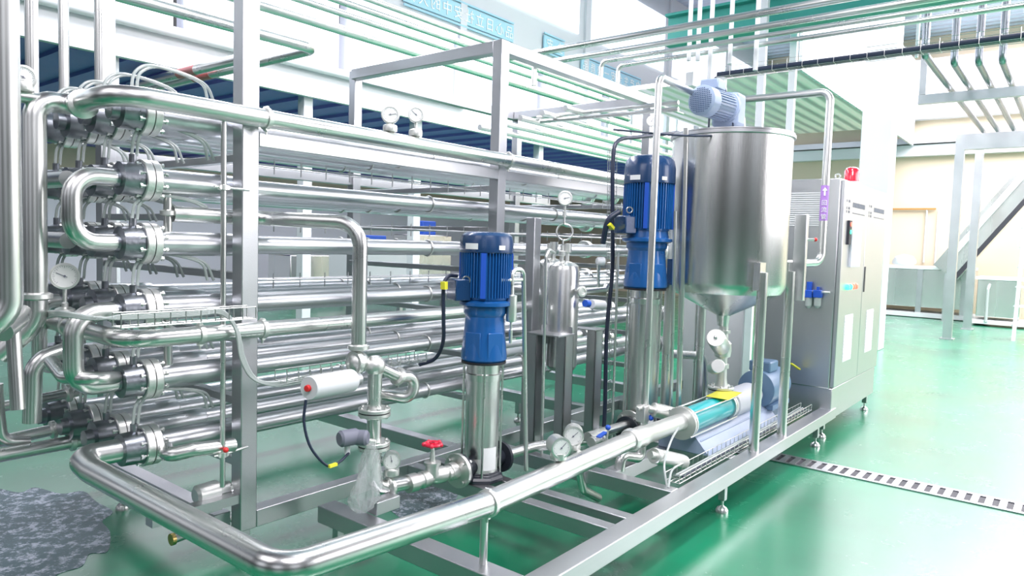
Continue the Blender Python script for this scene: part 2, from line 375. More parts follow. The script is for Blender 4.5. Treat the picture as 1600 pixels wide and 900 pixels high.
# floor drain
dr = thing('floor_drain', 'steel slotted drain grate let into the green floor beside the skid', 'drain', (5.17, -1, 0))
g = MB()
y0, y1 = -3.2, 2.4
g.box((5.06, y0, .001), (5.09, y1, .008)); g.box((5.25, y0, .001), (5.28, y1, .008))
k = y0
while k < y1: g.box((5.09, k, .001), (5.25, k + .038, .008)); k += .072
g.build('grate', 'brushed', dr)
MB().box((5.06, y0, .0005), (5.28, y1, .0015)).build('channel', 'darkin', dr)
# wet patches
def blob(pts, z=.002, n=5):
    c = catmull([V((x, y, z)) for x, y in pts] + [V((*pts[0], z))], n)[:-1]
    m = MB(); m.prism([(p.x, p.y, .0004) for p in c], (0, 0, z)); return m
pz = [P(u, v, Z=0) for u, v in ((-80, 775), (-20, 762), (30, 770), (55, 762), (95, 772), (130, 768), (150, 784), (176, 800), (160, 815), (172, 832), (168, 862), (140, 866), (128, 885), (90, 898), (60, 925), (-20, 930), (-120, 960))]
tag(blob([(p.x, p.y) for p in pz]).build('puddle', 'wet'), 'rippled grey puddle with painted sparkles on the floor at the near left', 'puddle')
pz = [P(u, v, Z=0) for u, v in ((600, 790), (640, 760), (700, 757), (715, 775), (690, 800), (640, 815))]
tag(blob([(p.x, p.y) for p in pz]).build('puddle', 'wet'), 'small puddle under the red handwheel valve', 'puddle')

# ------------------------------------------------------------------ skid frame
def foot(parent, x, y, ztop=.17):
    m = MB().lathe((x, y, 0), (0, 0, 1), [(0, .036), (.012, .036), (.028, .026), (.036, .012), (.04, .008), (.075, .008)], 20)
    f = m.build('levelling_foot', 'steel', parent)
    MB().box((x - .02, y - .02, .07), (x + .02, y + .02, ztop)).build('foot_post', 'brushed', f, bevel=.003)
sk = thing('skid_frame', 'low brushed steel base frame under the pumps and tank', 'frame', (3.8, 1.51, 0))
def beam(parent, a, b, name='beam'): return MB().box(a, b).build(name, 'brushed', parent, bevel=.004)
beam(sk, (1.98, 1.46, .17), (6.05, 1.56, .25))
beam(sk, (1.98, 1.56, .17), (2.08, 2.70, .25))
beam(sk, (2.69, 1.56, .17), (2.76, 2.85, .245)); beam(sk, (2.85, 1.56, .17), (2.92, 2.85, .245))
beam(sk, (3.31, 1.56, .17), (3.39, 2.85, .25)); beam(sk, (4.1, 1.56, .17), (4.18, 2.85, .25)); beam(sk, (5.0, 1.56, .17), (5.08, 2.85, .25))
beam(sk, (3.39, 1.93, .17), (4.1, 2.01, .25)); beam(sk, (4.18, 1.93, .17), (5.0, 2.01, .25))
for x, y in ((2.3, 1.51), (3.87, 1.51), (5.69, 1.51), (2.07, 2.66), (5.04, 2.5)): foot(sk, x, y)
MB().box((2.08, 2.40, .25), (2.22, 2.47, .31)).build('bracket', 'brushed', sk, bevel=.003)
# rack that carries the tube bundle
rk = thing('tube_rack', 'tall brushed steel rack of square posts carrying the tube bundle', 'rack', (1.72, 2.89, 0))
def post(x, y, z0, z1, s=.08, name='post', par=rk): return MB().box((x, y, z0), (x + s, y + s, z1)).build(name, 'brushed', par, bevel=.004)
post(1.68, 2.85, .17, 2.95); post(1.68, 4.30, .17, 2.95); post(3.40, 2.849, .251, 2.74, .075); post(3.44, 4.30, .251, 2.74, .07)
post(5.33, 2.849, .251, 2.74, .075); post(5.40, 4.30, .251, 2.74, .07); post(3.62, 2.72, .17, 1.66, .07)
beam(rk, (1.76, 2.85, .17), (6.2, 2.93, .25)); beam(rk, (1.60, 2.93, .17), (1.679, 4.38, .248)); beam(rk, (1.76, 4.302, .17), (6.2, 4.378, .249))
beam(rk, (1.76, 2.851, 1.885), (6.0, 2.90, 1.948)); beam(rk, (1.76, 4.32, 1.89), (6.0, 4.37, 1.95))
for xx in (3.1, 4.6, 5.6): beam(rk, (xx, 2.93, .17), (xx + .08, 4.3, .25))
for zz in (.50, .78, 1.06, 1.34, 1.60, 1.86):
    for xx in (1.69, 3.41, 5.34): beam(rk, (xx, 2.93, zz - .045), (xx + .05, 4.3, zz - .01), 'cross_bar')
beam(rk, (3.475, 2.852, 2.665), (5.33, 2.923, 2.738), 'top_beam'); beam(rk, (3.51, 4.302, 2.665), (5.40, 4.368, 2.738), 'top_beam')
beam(rk, (3.402, 2.925, 2.665), (3.473, 4.30, 2.738), 'top_beam'); beam(rk, (5.335, 2.925, 2.665), (5.403, 4.30, 2.738), 'top_beam')
for x, y in ((1.72, 2.89), (1.64, 3.95), (3.4, 2.9), (4.5, 2.72 + .16), (5.9, 2.9), (3.14, 3.6), (4.64, 3.6)): foot(rk, x, y)
MB().box((1.3, 2.86, .30), (1.68, 2.92, .34)).build('drip_plate', 'brushed', rk)

# ------------------------------------------------------------------ heat exchanger tubes
ROWZ = [1.97, 1.706, 1.45, 1.18, .887, .607]; COLY = [3.0, 3.27, 3.54, 3.81]
RN = ['top', 'second', 'third', 'fourth', 'fifth', 'lowest']; CN = ['front', 'second', 'third', 'rearmost']
def exchanger(y, z, label):
    t = thing('heat_exchanger_tube', label, 'heat exchanger tube', (1.34, y, z), 'shell tubes of the heat exchanger bundle')
    sh = MB().lathe((1.37, y, z), (1, 0, 0), [(0, .052), (.34, .052), (.355, .049), (.36, .042), (4.2, .042), (4.21, .052), (4.5, .052)], 26).build('shell', 'tube', t)
    for x in (1.715, 2.95, 4.2): MB().ring((x, y, z), (1, 0, 0), .046, .005, 24, 6).build('support_ring', 'cast', t)
    flanges(t, (1.345, y, z), (1, 0, 0), .084, .030); flanges(t, (5.9, y, z), (1, 0, 0), .084, .030)
    bolts(t, (1.345, y, z), (1, 0, 0), .068, .055, 8, .010)
    c = MB().lathe((1.20, y, z), (1, 0, 0), [(0, .036), (.03, .038), (.035, .066), (.11, .070), (.115, .078)], 28).build('end_cap', 'darkflange', t)
    return t
ex0 = None
for ci, y in enumerate(COLY):
    for ri, z in enumerate(ROWZ):
        lb = 'stainless shell tube, %s row of the %s column of the bundle' % (RN[ri], CN[ci])
        if ex0 is None: ex0 = exchanger(y, z, lb); y00, z00 = y, z
        else: copy_tree(ex0, (0, y - y00, z - z00), lb)
# gland blocks and milky hoses on top of each flange
def gland(y, z, ci, ri):
    t = thing('hose_gland', 'hose gland on the flange of the %s-row tube, %s column' % (RN[ri], CN[ci]), 'hose gland', (1.29, y, z + .08), 'hose glands on the flanges')
    MB().cyl((1.29, y, z + .065), (1.29, y, z + .10), .014, n=10).build('nut', 'darkflange', t)
    for s in (0, 1):
        h = .10 + .03 * (ri % 2); L = .30 + .08 * s
        MB().tube([(1.285 + s * .02, y, z + .095), (1.30 + s * .02, y - .005, z + .095 + h * .7), (1.37 + .03 * s, y - .012, z + .10 + h), (1.50 + L * .2, y - .01, z + .10 + h * .72), (1.50 + L * .35, y, z + .06 + h * .4)], .0065, n=8, smooth=6).build('hose', 'hose', t)
for ci, y in enumerate(COLY):
    for ri in (0, 1, 2, 3, 4, 5): gland(y, ROWZ[ri], ci, ri)
# U bends on the front column and side nozzles
def ubend(y, z0, z1, label, off=.18, r=.035):
    o = MB().tube([(1.24, y, z0), (1.24 - off, y - .02, z0), (1.24 - off, y - .02, z1), (1.24, y, z1)], r, .11, 22).build('return_bend', 'steel'); tag(o, label, 'pipe bend', 'U shaped return bends'); return o
ub = [(0, 1, 2, 'polished U bend joining second and third rows of the front column'), (0, 3, 4, 'polished U bend joining fourth and fifth rows of the front column')]
for c, a, b, l in ub: ubend(COLY[c], ROWZ[a], ROWZ[b], l)
for c, a, b, l in ((2, 3, 4, 'U bend joining fourth and fifth rows of the third column'),):
    ubend(COLY[c], ROWZ[a], ROWZ[b], l, .12, .03)
for a in (1, 2):
    pipe('header_pipe', 'tinted crosswise header pipe behind the front U bend, %s' % ('upper' if a == 1 else 'lower'), [(1.16, 3.3, ROWZ[a] + .0), (1.16, 4.1, ROWZ[a] + .0)], .034, group='crosswise header pipes')
for a, b, l in ((1, 2, 'upper'), (3, 4, 'lower')):
    o = MB().cyl((1.43, 3.0, ROWZ[a] - .04), (1.43, 3.0, ROWZ[b] + .045), .017).build('nozzle_pipe', 'steel'); tag(o, 'short vertical nozzle between front shell tubes, %s one' % l, 'pipe')
    union(o, (1.43, 3.0, (ROWZ[a] + ROWZ[b]) / 2), (0, 0, 1), .017)
# perforated / wire tray under the top beam with rods
for i, (z, y) in enumerate(((1.84, 2.98), (1.575, 2.98), (1.31, 2.98))):
    m = MB()
    m.cyl((1.8, y - .03, z - .02), (5.9, y - .03, z - .02), .004, n=6); m.cyl((1.8, y + .06, z - .02), (5.9, y + .06, z - .02), .004, n=6)
    for k in range(28): m.cyl((1.9 + k * .145, y - .03, z - .06), (1.9 + k * .145, y - .03, z + .01), .003, n=6)
    tag(m.build('hanger_rod', 'brushed'), 'thin rod with hanging pins under the %s tube row' % RN[i], 'rod', 'hanger rods')

# ------------------------------------------------------------------ long front pipes
o = pipe('top_pipe', 'big polished pipe running along the top of the rack from the left elbow', [(5.75, 2.79, 2.0), (1.13, 2.79, 2.0), (1.13, 3.14, 1.985), (.985, 3.12, 1.985), (.975, 3.10, 1.14), (.86, 3.14, 1.02)], .040, .13,
    clamps=(((1.755, 2.79, 2.0), (1, 0, 0)), ((3.42, 2.79, 2.0), (1, 0, 0))), n=24)
union(o, (1.13, 3.06, 1.983), (0, 1, 0), .042); union(o, (.976, 3.10, 1.24), (0, 0, 1), .042)
o = pipe('product_pipe', 'waist-high polished pipe crossing in front of the corner post', [(3.7, 2.79, 1.085), (1.17, 2.79, 1.085), (1.17, 3.75, 1.09), (.95, 4.1, 1.10)], .035, .12,
    clamps=(((1.46, 2.79, 1.085), (1, 0, 0)), ((1.745, 2.79, 1.085), (1, 0, 0)), ((1.17, 3.35, 1.087), (0, 1, 0))), n=22)
# front loop pipe
fa = [V((1.27, 3.0, .607)), V((1.085, 3.02, .605)), V((1.085, 2.88, .585)), P(440, 893, Z=.525), P(761, 787, Z=.495), P(985, 688, Y=1.78)]
o = pipe('loop_pipe', 'large polished pipe looping low along the front to the near corner and right', fa, .047, .10, n=26)
dd = (fa[5] - fa[4]).normalized()
clamp(o, P(762, 786.5, Z=.495), dd, .047)
s0 = P(755, 880, Z=.25); s1 = P(760, 800, Z=.33)
MB().cyl((s0.x, s0.y, .25), (s0.x, s0.y, .46), .016).build('support_rod', 'steel', o)
union(o, fa[0], (1, 0, 0), .045)
# wide coupling and continuation to the screw pump
c0 = fa[5]; c1 = V((3.90, 1.80, .462))
o = MB(); d = (c1 - c0); L = d.length
o.lathe(c0 - d.normalized() * .02, d, [(0, .054), (.02, .062), (.035, .062), (.05, .052), (.12, .056), (.16, .056), (.18, .050), (L + .03, .050)], 28)
tag(o.build('pipe_coupling', 'cast'), 'wide cast coupling joining the front loop pipe to the teal pump', 'coupling')
# vertical rods and thin pipe by the corner post
q = P(356, 400, Y=2.80)
o = pipe('sample_tube', 'thin upright tube standing just left of the corner post', [(q.x - .02, 2.80, .42), (q.x - .02, 2.80, 1.96)], .011)
for z in (1.69, .56): clamp(o, (q.x - .02, 2.80, z), (0, 0, 1), .011); MB().cyl((q.x - .02, 2.80, z), (1.70, 2.83, z), .006, n=8).build('stay', 'steel', o)
MB().ball((q.x - .02, 2.775, .585), .012).build('red_cap', 'redplastic', o)
# pipe joining above the pneumatic valve
R0 = P(560, 560, Y=2.55)
a = P(262, 348, Y=3.1)
ptop = P(563, 358, Y=2.55)
o = pipe('riser_pipe', 'polished riser pipe with elbow dropping to the pneumatic valve', [(1.45, 3.0, 1.575), (1.86, 2.97, 1.575), (R0.x, 2.55, 1.565), (R0.x, 2.55, .985)], .034, .11, n=22)
union(o, (R0.x, 2.55, 1.0), (0, 0, 1), .034)

# ------------------------------------------------------------------ gauges
def gauge(c, R, label, stem_to, face=None, back=.03, ndl=40, lower=True):
    """c centre, stem_to z of the bottom"""
    c = V(c); f = V(face) if face else (V((EYE.x, EYE.y, c.z)) - c); f.z = 0; f.normalize()
    t = thing('pressure_gauge', label, 'gauge', (c.x, c.y, stem_to), 'round dial gauges')
    x = V((0, 0, 1)).cross(f).normalized()
    MB().lathe(c - f * back, f, [(0, R * .90), (.004, R * .97), (back * 1.5, R * .97), (back * 1.5 + .002, R * 1.06), (back * 1.5 + .008, R * 1.06), (back * 1.5 + .009, R * .9), (back * 1.5 + .004, R * .88)], 32).build('case', 'cast', t)
    fc = c - f * back + f * (back * 1.5 + .005)
    dl = MB().cyl(fc, fc + f * .001, R * .89, n=32).build('dial', 'dial', t)
    tk = MB()
    for k in range(25):
        a = math.radians(225 - k * 11.25); e_ = x * math.cos(a) + V((0, 0, 1)) * math.sin(a)
        tk.bar(fc + f * .0016 + e_ * R * (.66 if k % 4 == 0 else .74), fc + f * .0016 + e_ * R * .82, .0012, .0006, f)
    tk.build('scale_marks', 'ink', dl)
    a = math.radians(ndl); e_ = x * math.cos(a) + V((0, 0, 1)) * math.sin(a)
    m = MB().bar(fc + f * .003 - e_ * R * .2, fc + f * .003 + e_ * R * .65, .0025, .001, f); m.cyl(fc + f * .002, fc + f * .005, R * .09, n=12); m.build('needle', 'ink', t)
    zb = c.z - R
    MB().lathe((c.x, c.y, stem_to), (0, 0, 1), [(0, .013), ((zb - stem_to) * .5, .013), ((zb - stem_to) * .55, .008), (zb - stem_to + .006, .008)], 14).build('stem', 'cast', t)
    if lower:
        MB().lathe((c.x, c.y, stem_to + .004), (0, 0, 1), [(0, .018), (.006, .036), (.020, .038), (.034, .036), (.042, .020)], 12).build('diaphragm_seal', 'cast', t)
    return t
g = P(610, 180, Y=2.79); gauge(g, .044, 'dial gauge on the top pipe, left of the pair', 2.035, ndl=10)
g = P(650, 180, Y=2.79); gauge(g, .040, 'dial gauge on the top pipe, right of the pair', 2.035, ndl=140)
g = P(36, 122, X=.95); gauge(g, .042, 'dial gauge at the upper left between the upright pipes', 2.0, ndl=150)
g = P(101, 431, X=1.1); gauge(g, .050, 'dial gauge above the waist-high pipe at the left end', 1.14, ndl=155)
g = P(612, 718, Y=2.47); gauge(g, .040, 'dial gauge low beside the red handwheel valve', .38, ndl=100)
g = P(873, 697, Y=1.76); gauge(g, .045, 'front dial gauge of the pair above the loop pipe', .535, face=(-.55, -.85, 0), back=.05, ndl=45)
g = P(896, 679, Y=1.86); gauge(g, .047, 'rear dial gauge of the pair above the loop pipe', .50, back=.05, ndl=45)
pipe('gauge_branch', 'short branch off the loop pipe under the rear gauge of the pair', [(g.x, 1.78, .49), (g.x, g.y, .49), (g.x, g.y, .51)], .022, .02)
g = P(883, 310, Y=2.6); g5 = gauge(g, .045, 'dial gauge with coiled siphon above the filter cylinders', g.z - .12, ndl=12, lower=False)
zz = g.z - .12; m = MB(); m.cyl((g.x, g.y, zz), (g.x, g.y, zz - .04), .006, n=8); m.ring((g.x + .008, g.y, zz - .095), (-.75, -.6, .1), .052, .006, 24, 8); m.cyl((g.x - .008, g.y, zz - .14), (g.x - .008, g.y, 1.45), .006, n=8)
m.build('siphon', 'steel', g5)
g = P(1018, 190, Y=2.85); gauge(g, .04, 'small dial gauge on the top frame behind the tall pipe', g.z - .14, ndl=60)

# ------------------------------------------------------------------ vertical pumps
def vpump(cx, cy, label, zc, rc, zb, zm, zcow, ztop, rm, box_dir, fl_r=.085):
    """zc column top, zb bracket top, zm flange, zcow cowl bottom"""
    t = thing('vertical_pump', label, 'pump', (cx, cy, .25), 'vertical multistage pumps')
    b = MB().lathe((cx, cy, .245), (0, 0, 1), [(0, .125), (.018, .125), (.03, .115), (.035, .10), (.05, .095)], 8, PI / 8).build('base_plate', 'black', t, bevel=.004)
    MB().lathe((cx, cy, .26), (0, 0, 1), [(0, rc * .98), (.12, rc * .98), (.125, rc * .95)], 28).build('pump_body', 'cast', t)
    for s in (-1, 1):
        pf = MB().lathe((cx + s * .05, cy, .325), (s, 0, 0), [(0, .045), (.105, .045), (.105, fl_r), (.123, fl_r)], 28); pf.build('port_flange', 'black', t)
    MB().lathe((cx, cy, .37), (0, 0, 1), [(0, rc), (zc - .37 - .10, rc), (zc - .37 - .098, rc + .006), (zc - .37 - .065, rc + .008), (zc - .37 - .06, rc * .97), (zc - .37, rc * .97)], 36).build('outer_sleeve', 'satin', t)
    for k in range(4):
        a = PI / 4 + k * PI / 2; x, y = cx + math.cos(a) * (rc + .012), cy + math.sin(a) * (rc + .012)
        MB().cyl((x, y, .27), (x, y, zc + .01), .006, n=8).build('tie_rod', 'steel', t)
    pl = MB(); 
    fd = (V((0, 0)) - V((cx, cy))).normalized(); a0 = math.atan2(fd.y, fd.x)
    n = 7
    i0 = len(pl.v)
    for z in (.31, .43):
        for k in range(n + 1):
            a = a0 + math.radians(5) + math.radians(58) * (k / n - .1); pl.v.append(V((cx + math.cos(a) * (rc + .003), cy + math.sin(a) * (rc + .003), z)))
    for k in range(n): pl.f.append([k, k + 1, n + 2 + k, n + 1 + k])
    lp = pl.build('rating_label', 'whitelabel', t)
    # bracket
    zz = zb - zc
    MB().lathe((cx, cy, zc), (0, 0, 1), [(0, rm * .80), (.012, rm * .88), (.03, rm * .88), (zz * .6, rm * .78), (zz - .05, rm * .74), (zz - .03, rm * .82), (zz, rm * .82)], 36).build('motor_bracket', 'blue', t)
    for s in (-1, 1):
        cv = MB()
        a = a0 + s * .55; e_ = V((math.cos(a), math.sin(a), 0)); c = V((cx, cy, 0)) + e_ * (rm * .80)
        cv.bar(V((c.x, c.y, zc + .03)), V((c.x, c.y, zc + zz * .55)), .09, .008, e_)
        cv.build('coupling_guard', 'blue', t, bevel=.003)
    MB().lathe((cx, cy, zc - .012), (0, 0, 1), [(0, rm * .74), (.002, rm * .86), (.014, rm * .86)], 28).build('gasket', 'gasket', t)
    MB().lathe((cx, cy, zb), (0, 0, 1), [(0, rm * .84), (.01, rm * 1.0), (.028, rm * 1.0), (.034, rm * .86), (zm - zb, rm * .82)], 36).build('motor_flange', 'blue', t)
    core = MB().lathe((cx, cy, zm), (0, 0, 1), [(0, rm * .86), (zcow - zm, rm * .86)], 36).build('motor_housing', 'blue', t)
    fn = MB(); N = 52
    for k in range(N):
        a = 2 * PI * k / N; e_ = V((math.cos(a), math.sin(a), 0)); c = V((cx, cy, 0)) + e_ * rm * .91
        fn.bar(V((c.x, c.y, zm + .012)), V((c.x, c.y, zcow + .004)), rm * .16, .0045, V((-e_.y, e_.x, 0)))
    fn.build('cooling_fins', 'blue', core)
    for k in range(3):
        st = MB()
        a = a0 + (-.1, 1.5, -1.6)[k]; e_ = V((math.cos(a), math.sin(a), 0)); c = V((cx, cy, 0)) + e_ * rm * .94
        st.bar(V((c.x, c.y, zm + .01)), V((c.x, c.y, zcow)), .026, .022, e_)
        st.build('raised_strip', 'bluecap', core)
    hh = ztop - zcow
    MB().lathe((cx, cy, zcow), (0, 0, 1), [(0, rm * .99), (.004, rm * 1.02), (hh * .55, rm * 1.02), (hh * .82, rm * .96), (hh * .95, rm * .84), (hh, rm * .66), (hh - .004, rm * .3), (hh - .004, 0)], 40).build('fan_cowl', 'navy', t)
    # stickers
    for da, w_, h_ in ((-.62, .036, .022), (.62, .075, .030)):
        sm = MB(); a1 = a0 + da * .8
        # negative offset = picture left
        a1 = a0 - da * .95
        n = 5
        for z in (zcow + .018, zcow + .018 + h_):
            for k in range(n + 1):
                a = a1 + (k / n - .5) * w_ / rm; sm.v.append(V((cx + math.cos(a) * (rm * 1.035), cy + math.sin(a) * (rm * 1.035), z)))
        for k in range(n): sm.f.append([k, k + 1, n + 2 + k, n + 1 + k])
        sm.build('sticker', 'whitelabel', t)
    # terminal box to the left and lifting eye
    e_ = V((-math.cos(math.radians(25)), math.sin(math.radians(25)), 0)); c = V((cx, cy, (zm + zb) / 2 + .07)) + e_ * (rm * 1.1)
    tb = MB().bar(c - V((0, 0, .055)), c + V((0, 0, .055)), .13, .085, e_).build('terminal_box', 'navy', t, bevel=.006)
    e2 = V((math.cos(a0 + (-.75)), math.sin(a0 - .75), 0)); c = V((cx, cy, zm + (zcow - zm) * .42)) + e2 * (rm * 1.06)
    MB().ring(c, (V((-e2.y, e2.x, 0)) + e2 * .9), .018, .0045, 18, 6).build('lifting_eye', 'steel', t)
    return t
vpump(2.81, 2.42, 'shorter vertical pump with navy finned motor, in front of the tube bundle', .875, .090, 1.16, 1.20, 1.44, 1.548, .137, 0)
vpump(4.14, 2.2, 'taller vertical pump with blue motor beside the big tank', 1.228, .100, 1.52, 1.60, 1.895, 2.075, .160, 0)

# suction line of first pump
def hexnut(p, q, r): return MB().lathe(p, V(q) - V(p), [(0, r * .95), (.003, r), ((V(q) - V(p)).length - .003, r), ((V(q) - V(p)).length, r * .95)], 6)
LX = R0.x - .02; LY = 2.47
A0 = V((LX, 2.50, .34)); A1 = V((2.62, 2.42, .325))
dl = P(585, 640, Y=2.5)
LX = dl.x; A0 = V((LX, 2.50, .335))
ln = pipe('suction_pipe', 'flanged vertical pipe turning along the floor to the shorter pump', [(LX, 2.5, .90), (LX, 2.5, .335), (2.38, 2.45, .328)], .033, .075, n=22)
for z in (.70, .545):
    flanges(ln, (LX, 2.5, z), (0, 0, 1), .074, .016, .006); bolts(ln, (LX, 2.5, z), (0, 0, 1), .060, .026, 8, .008)
MB().cyl((2.16, 2.48, .25), (2.16, 2.48, .30), .012).build('support_rod', 'steel', ln)
union(ln, (2.22, 2.475, .331), (1, -.1, 0), .036)
vl = thing('hand_valve', 'cast valve with red handwheel feeding the shorter pump', 'valve', (2.47, 2.43, .27))
vx = P(674, 745, Y=2.44).x
MB().lathe((vx - .15, 2.45, .328), (1, -.08, 0), [(0, .044), (.05, .044), (.052, .036), (.08, .036), (.085, .042), (.12, .040), (.15, .030), (.18, .040), (.225, .042), (.23, .036), (.26, .036), (.263, .045), (.30, .045), (.302, .034), (.36, .034)], 22).build('valve_body', 'cast', vl)
MB().lathe((vx, 2.435, .335), (0, 0, 1), [(0, .036), (.055, .034), (.058, .042), (.072, .042), (.075, .015), (.10, .013), (.15, .007), (.17, .007)], 20).build('bonnet', 'cast', vl)
hw = MB(); hc = V((vx, 2.435, .495)); hw.ring(hc, (0, 0, 1), .040, .0085, 30, 8)
for k in range(5):
    a = 2 * PI * k / 5; e_ = V((math.cos(a), math.sin(a), 0)); hw.cyl(hc, hc + e_ * .04, .006, n=8); hw.ball(hc + e_ * .044, .012, 10)
hw.cyl(hc - V((0, 0, .01)), hc + V((0, 0, .01)), .014); hw.build('handwheel', 'red', vl)
f = MB(); f.lathe((2.622, 2.42, .325), (1, 0, 0), [(0, .088), (.018, .088)], 32); f.cyl((2.55, 2.42, .325), (2.63, 2.42, .325), .034)
fo = f.build('flange', 'cast', vl); bolts(vl, (2.640, 2.42, .325), (1, 0, 0), .068, .032, 4, .010)

# pneumatic valve
pv = thing('pneumatic_valve', 'pneumatic valve with white cylinder actuator and red knob on the riser', 'valve', (LX, 2.5, .85))
bc = V((LX, 2.5, .915)); pc = V((R0.x, 2.55, .93))
MB().ball(pc, .050, 24).ball(bc, .048, 24).lathe(pc - V((.02, .0, 0)), (1, 0, 0), [(-.01, .054), (.0, .057), (.012, .057), (.02, .05)], 24).build('valve_body', 'cast', pv)
a0_ = P(560, 592, Y=2.5); a1_ = P(480, 607, Y=2.44); dv = (a1_ - a0_).normalized(); L = (a1_ - a0_).length
MB().lathe(a0_, dv, [(0, .028), (L * .12, .028)], 20).build('yoke', 'brushed', pv)
MB().lathe(a0_ + dv * L * .15, dv, [(0, .046), (.004, .050), (L * .80, .050), (L * .82, .047)], 34).build('actuator', 'white', pv)['label'] = 'white cylinder'
MB().lathe(a0_ + dv * L * .96, dv, [(0, .012), (.006, .015), (.018, .013), (.022, 0)], 16).build('indicator_knob', 'redplastic', pv)
o = pipe('bypass_pipe', 'short pipe curling back from the pneumatic valve', [bc, P(622, 588, Y=2.5), P(648, 588, Y=2.5), P(644, 624, Y=2.5), P(590, 614, Y=2.62)], .029, .06, n=20)
union(o, P(622, 588, Y=2.5), (P(622, 588, Y=2.5) - bc), .030)
# wrapped transmitter with plastic bag
tr = thing('transmitter', 'grey transmitter head on the flanged vertical pipe', 'transmitter', P(540, 690, Y=2.42))
c = P(543, 683, Y=2.42); n_ = P(585, 690, Y=2.45)
MB().lathe(c + V((-.045, 0, .0)), (1, -.2, 0), [(0, .028), (.01, .036), (.08, .036), (.09, .028)], 22).build('head', 'ink', tr)
MB().lathe(c + V((.035, -.02, -.004)), (.5, -.8, 0), [(0, .034), (.04, .034), (.05, .025)], 18).build('cover', 'ink', tr)
MB().cyl(c, c + V((0, 0, -.075)), .012).build('cable_gland', 'white', tr)
MB().tube([c, n_], .011).build('stem', 'cast', tr)
# bag: vertical gathered film
bg_ = MB(); rings = []
bt = P(582, 690, Y=2.38); b0 = P(566, 800, Y=2.35)
prof = [(0, .012), (.08, .02), (.2, .034), (.35, .046), (.5, .055), (.65, .060), (.8, .060), (.92, .048), (1, .022)]
for i, (t_, r) in enumerate(prof):
    c = bt.lerp(b0, t_); k = len(bg_.v)
    for j in range(20):
        a = 2 * PI * j / 20; rr_ = r * (1 + .30 * math.sin(3 * a + i * .8) + .22 * math.sin(7 * a + 2.3 * i)); bg_.v.append(c + V((math.cos(a) * rr_, math.sin(a) * rr_ * .7, 0)))
    rings.append(list(range(k, k + 20)))
for A, B in zip(rings, rings[1:]):
    for j in range(20): bg_.f.append([A[j], A[(j + 1) % 20], B[(j + 1) % 20], B[j]])
bg_.f.append(rings[-1]); tag(bg_.build('plastic_bag', 'bag'), 'clear plastic bag hanging from the grey transmitter', 'bag')
# cable from actuator
tag(MB().tube([P(478, 625, Y=2.44), P(475, 660, Y=2.44), P(486, 700, Y=2.42), P(512, 728, Y=2.40), P(530, 722, Y=2.40), P(545, 708, Y=2.41)], .006, n=8, smooth=6).build('cable', 'cable'), 'black cable looping below the white actuator with a yellow tag', 'cable')
tag(MB().bar(P(514, 729, Y=2.39), P(526, 725, Y=2.39), .014, .012).build('cable_tag', 'yellow'), 'yellow tag on the black cable below the white actuator', 'tag')
# motor 1 feed cable
tag(MB().tube([P(714, 431, Y=2.52), P(700, 432, Y=2.52), P(693, 450, Y=2.52), P(693, 500, Y=2.52), P(692, 535, Y=2.55), P(680, 560, Y=2.62), P(655, 570, Y=2.70)], .010, n=10, smooth=6).build('cable', 'cable'), 'dark power cable hanging from the terminal box of the shorter pump', 'cable')
tag(MB().bar(P(694, 440, Y=2.50), P(694, 452, Y=2.50), .03, .022).build('cable_tag', 'yellow'), 'yellow tag on the power cable of the shorter pump', 'tag')

# ------------------------------------------------------------------ wire trays and hoses
def wire_tray(name, label, p, q, wd, hgt, nst=30, up=V((0, 0, 1))):
    p, q = V(p), V(q); d = (q - p).normalized(); sd = d.cross(up).normalized(); m = MB(); r = .0025
    for s in (-1, -.33, .33, 1): m.cyl(p + sd * s * wd / 2, q + sd * s * wd / 2, r, n=6)
    for s in (-1, 1): m.cyl(p + sd * s * wd / 2 + up * hgt, q + sd * s * wd / 2 + up * hgt, r, n=6)
    for k in range(nst + 1):
        c = p.lerp(q, k / nst); m.cyl(c - sd * wd / 2, c + sd * wd / 2, r, n=6)
        for s in (-1, 1): m.cyl(c + sd * s * wd / 2, c + sd * s * wd / 2 + up * hgt, r, n=6)
    return tag(m.build(name, 'steel'), label, 'cable tray', 'wire mesh cable trays')
wire_tray('cable_tray', 'wire mesh tray with hoses over the waist-high pipe at the left', (1.12, 2.74, 1.145), (1.66, 2.74, 1.145), .07, .05, 9)
wire_tray('cable_tray', 'wire mesh tray running behind the white actuator along the rack', (1.78, 2.70, .86), (2.62, 2.70, .86), .09, .045, 14)
wire_tray('cable_tray', 'wire mesh tray lying on the front base beam under the tank', (3.42, 1.61, .262), (5.75, 1.61, .262), .08, .045, 34)
for s in range(4):
    tag(MB().tube([P(30, 503 + s, X=1.0), P(60, 492 + s * 3, X=1.1), P(90, 487 + s * 2, Y=2.9), P(150, 496 + s, Y=2.76), P(200, 498 - s * 2, Y=2.74), P(300, 493 - s * 2, Y=2.74), P(345, 490 - s * 2, Y=2.74), P(368 + s, 515, Y=2.72), P(376 + s * 2, 560, Y=2.72), P(395 + s * 2, 592, Y=2.72), P(432, 603 - s * 2, Y=2.71), P(470, 598 - s * 3, Y=2.70)], .0055, n=8, smooth=6).build('air_hose', 'hose'), 'milky air hose bundled on the left wire tray and looping past the corner post', 'hose', 'bundled milky air hoses')
for s in range(3):
    tag(MB().tube([(3.5, 1.59 + s * .02, .275), (4.2, 1.60 + s * .015, .275), (5.0, 1.59 + s * .02, .275), (5.7, 1.6 + s * .02, .28)], .006, n=8, smooth=4).build('air_hose', 'hose' if s else 'cable'), 'thin line lying in the wire tray on the front beam', 'hose', 'lines in the front tray')

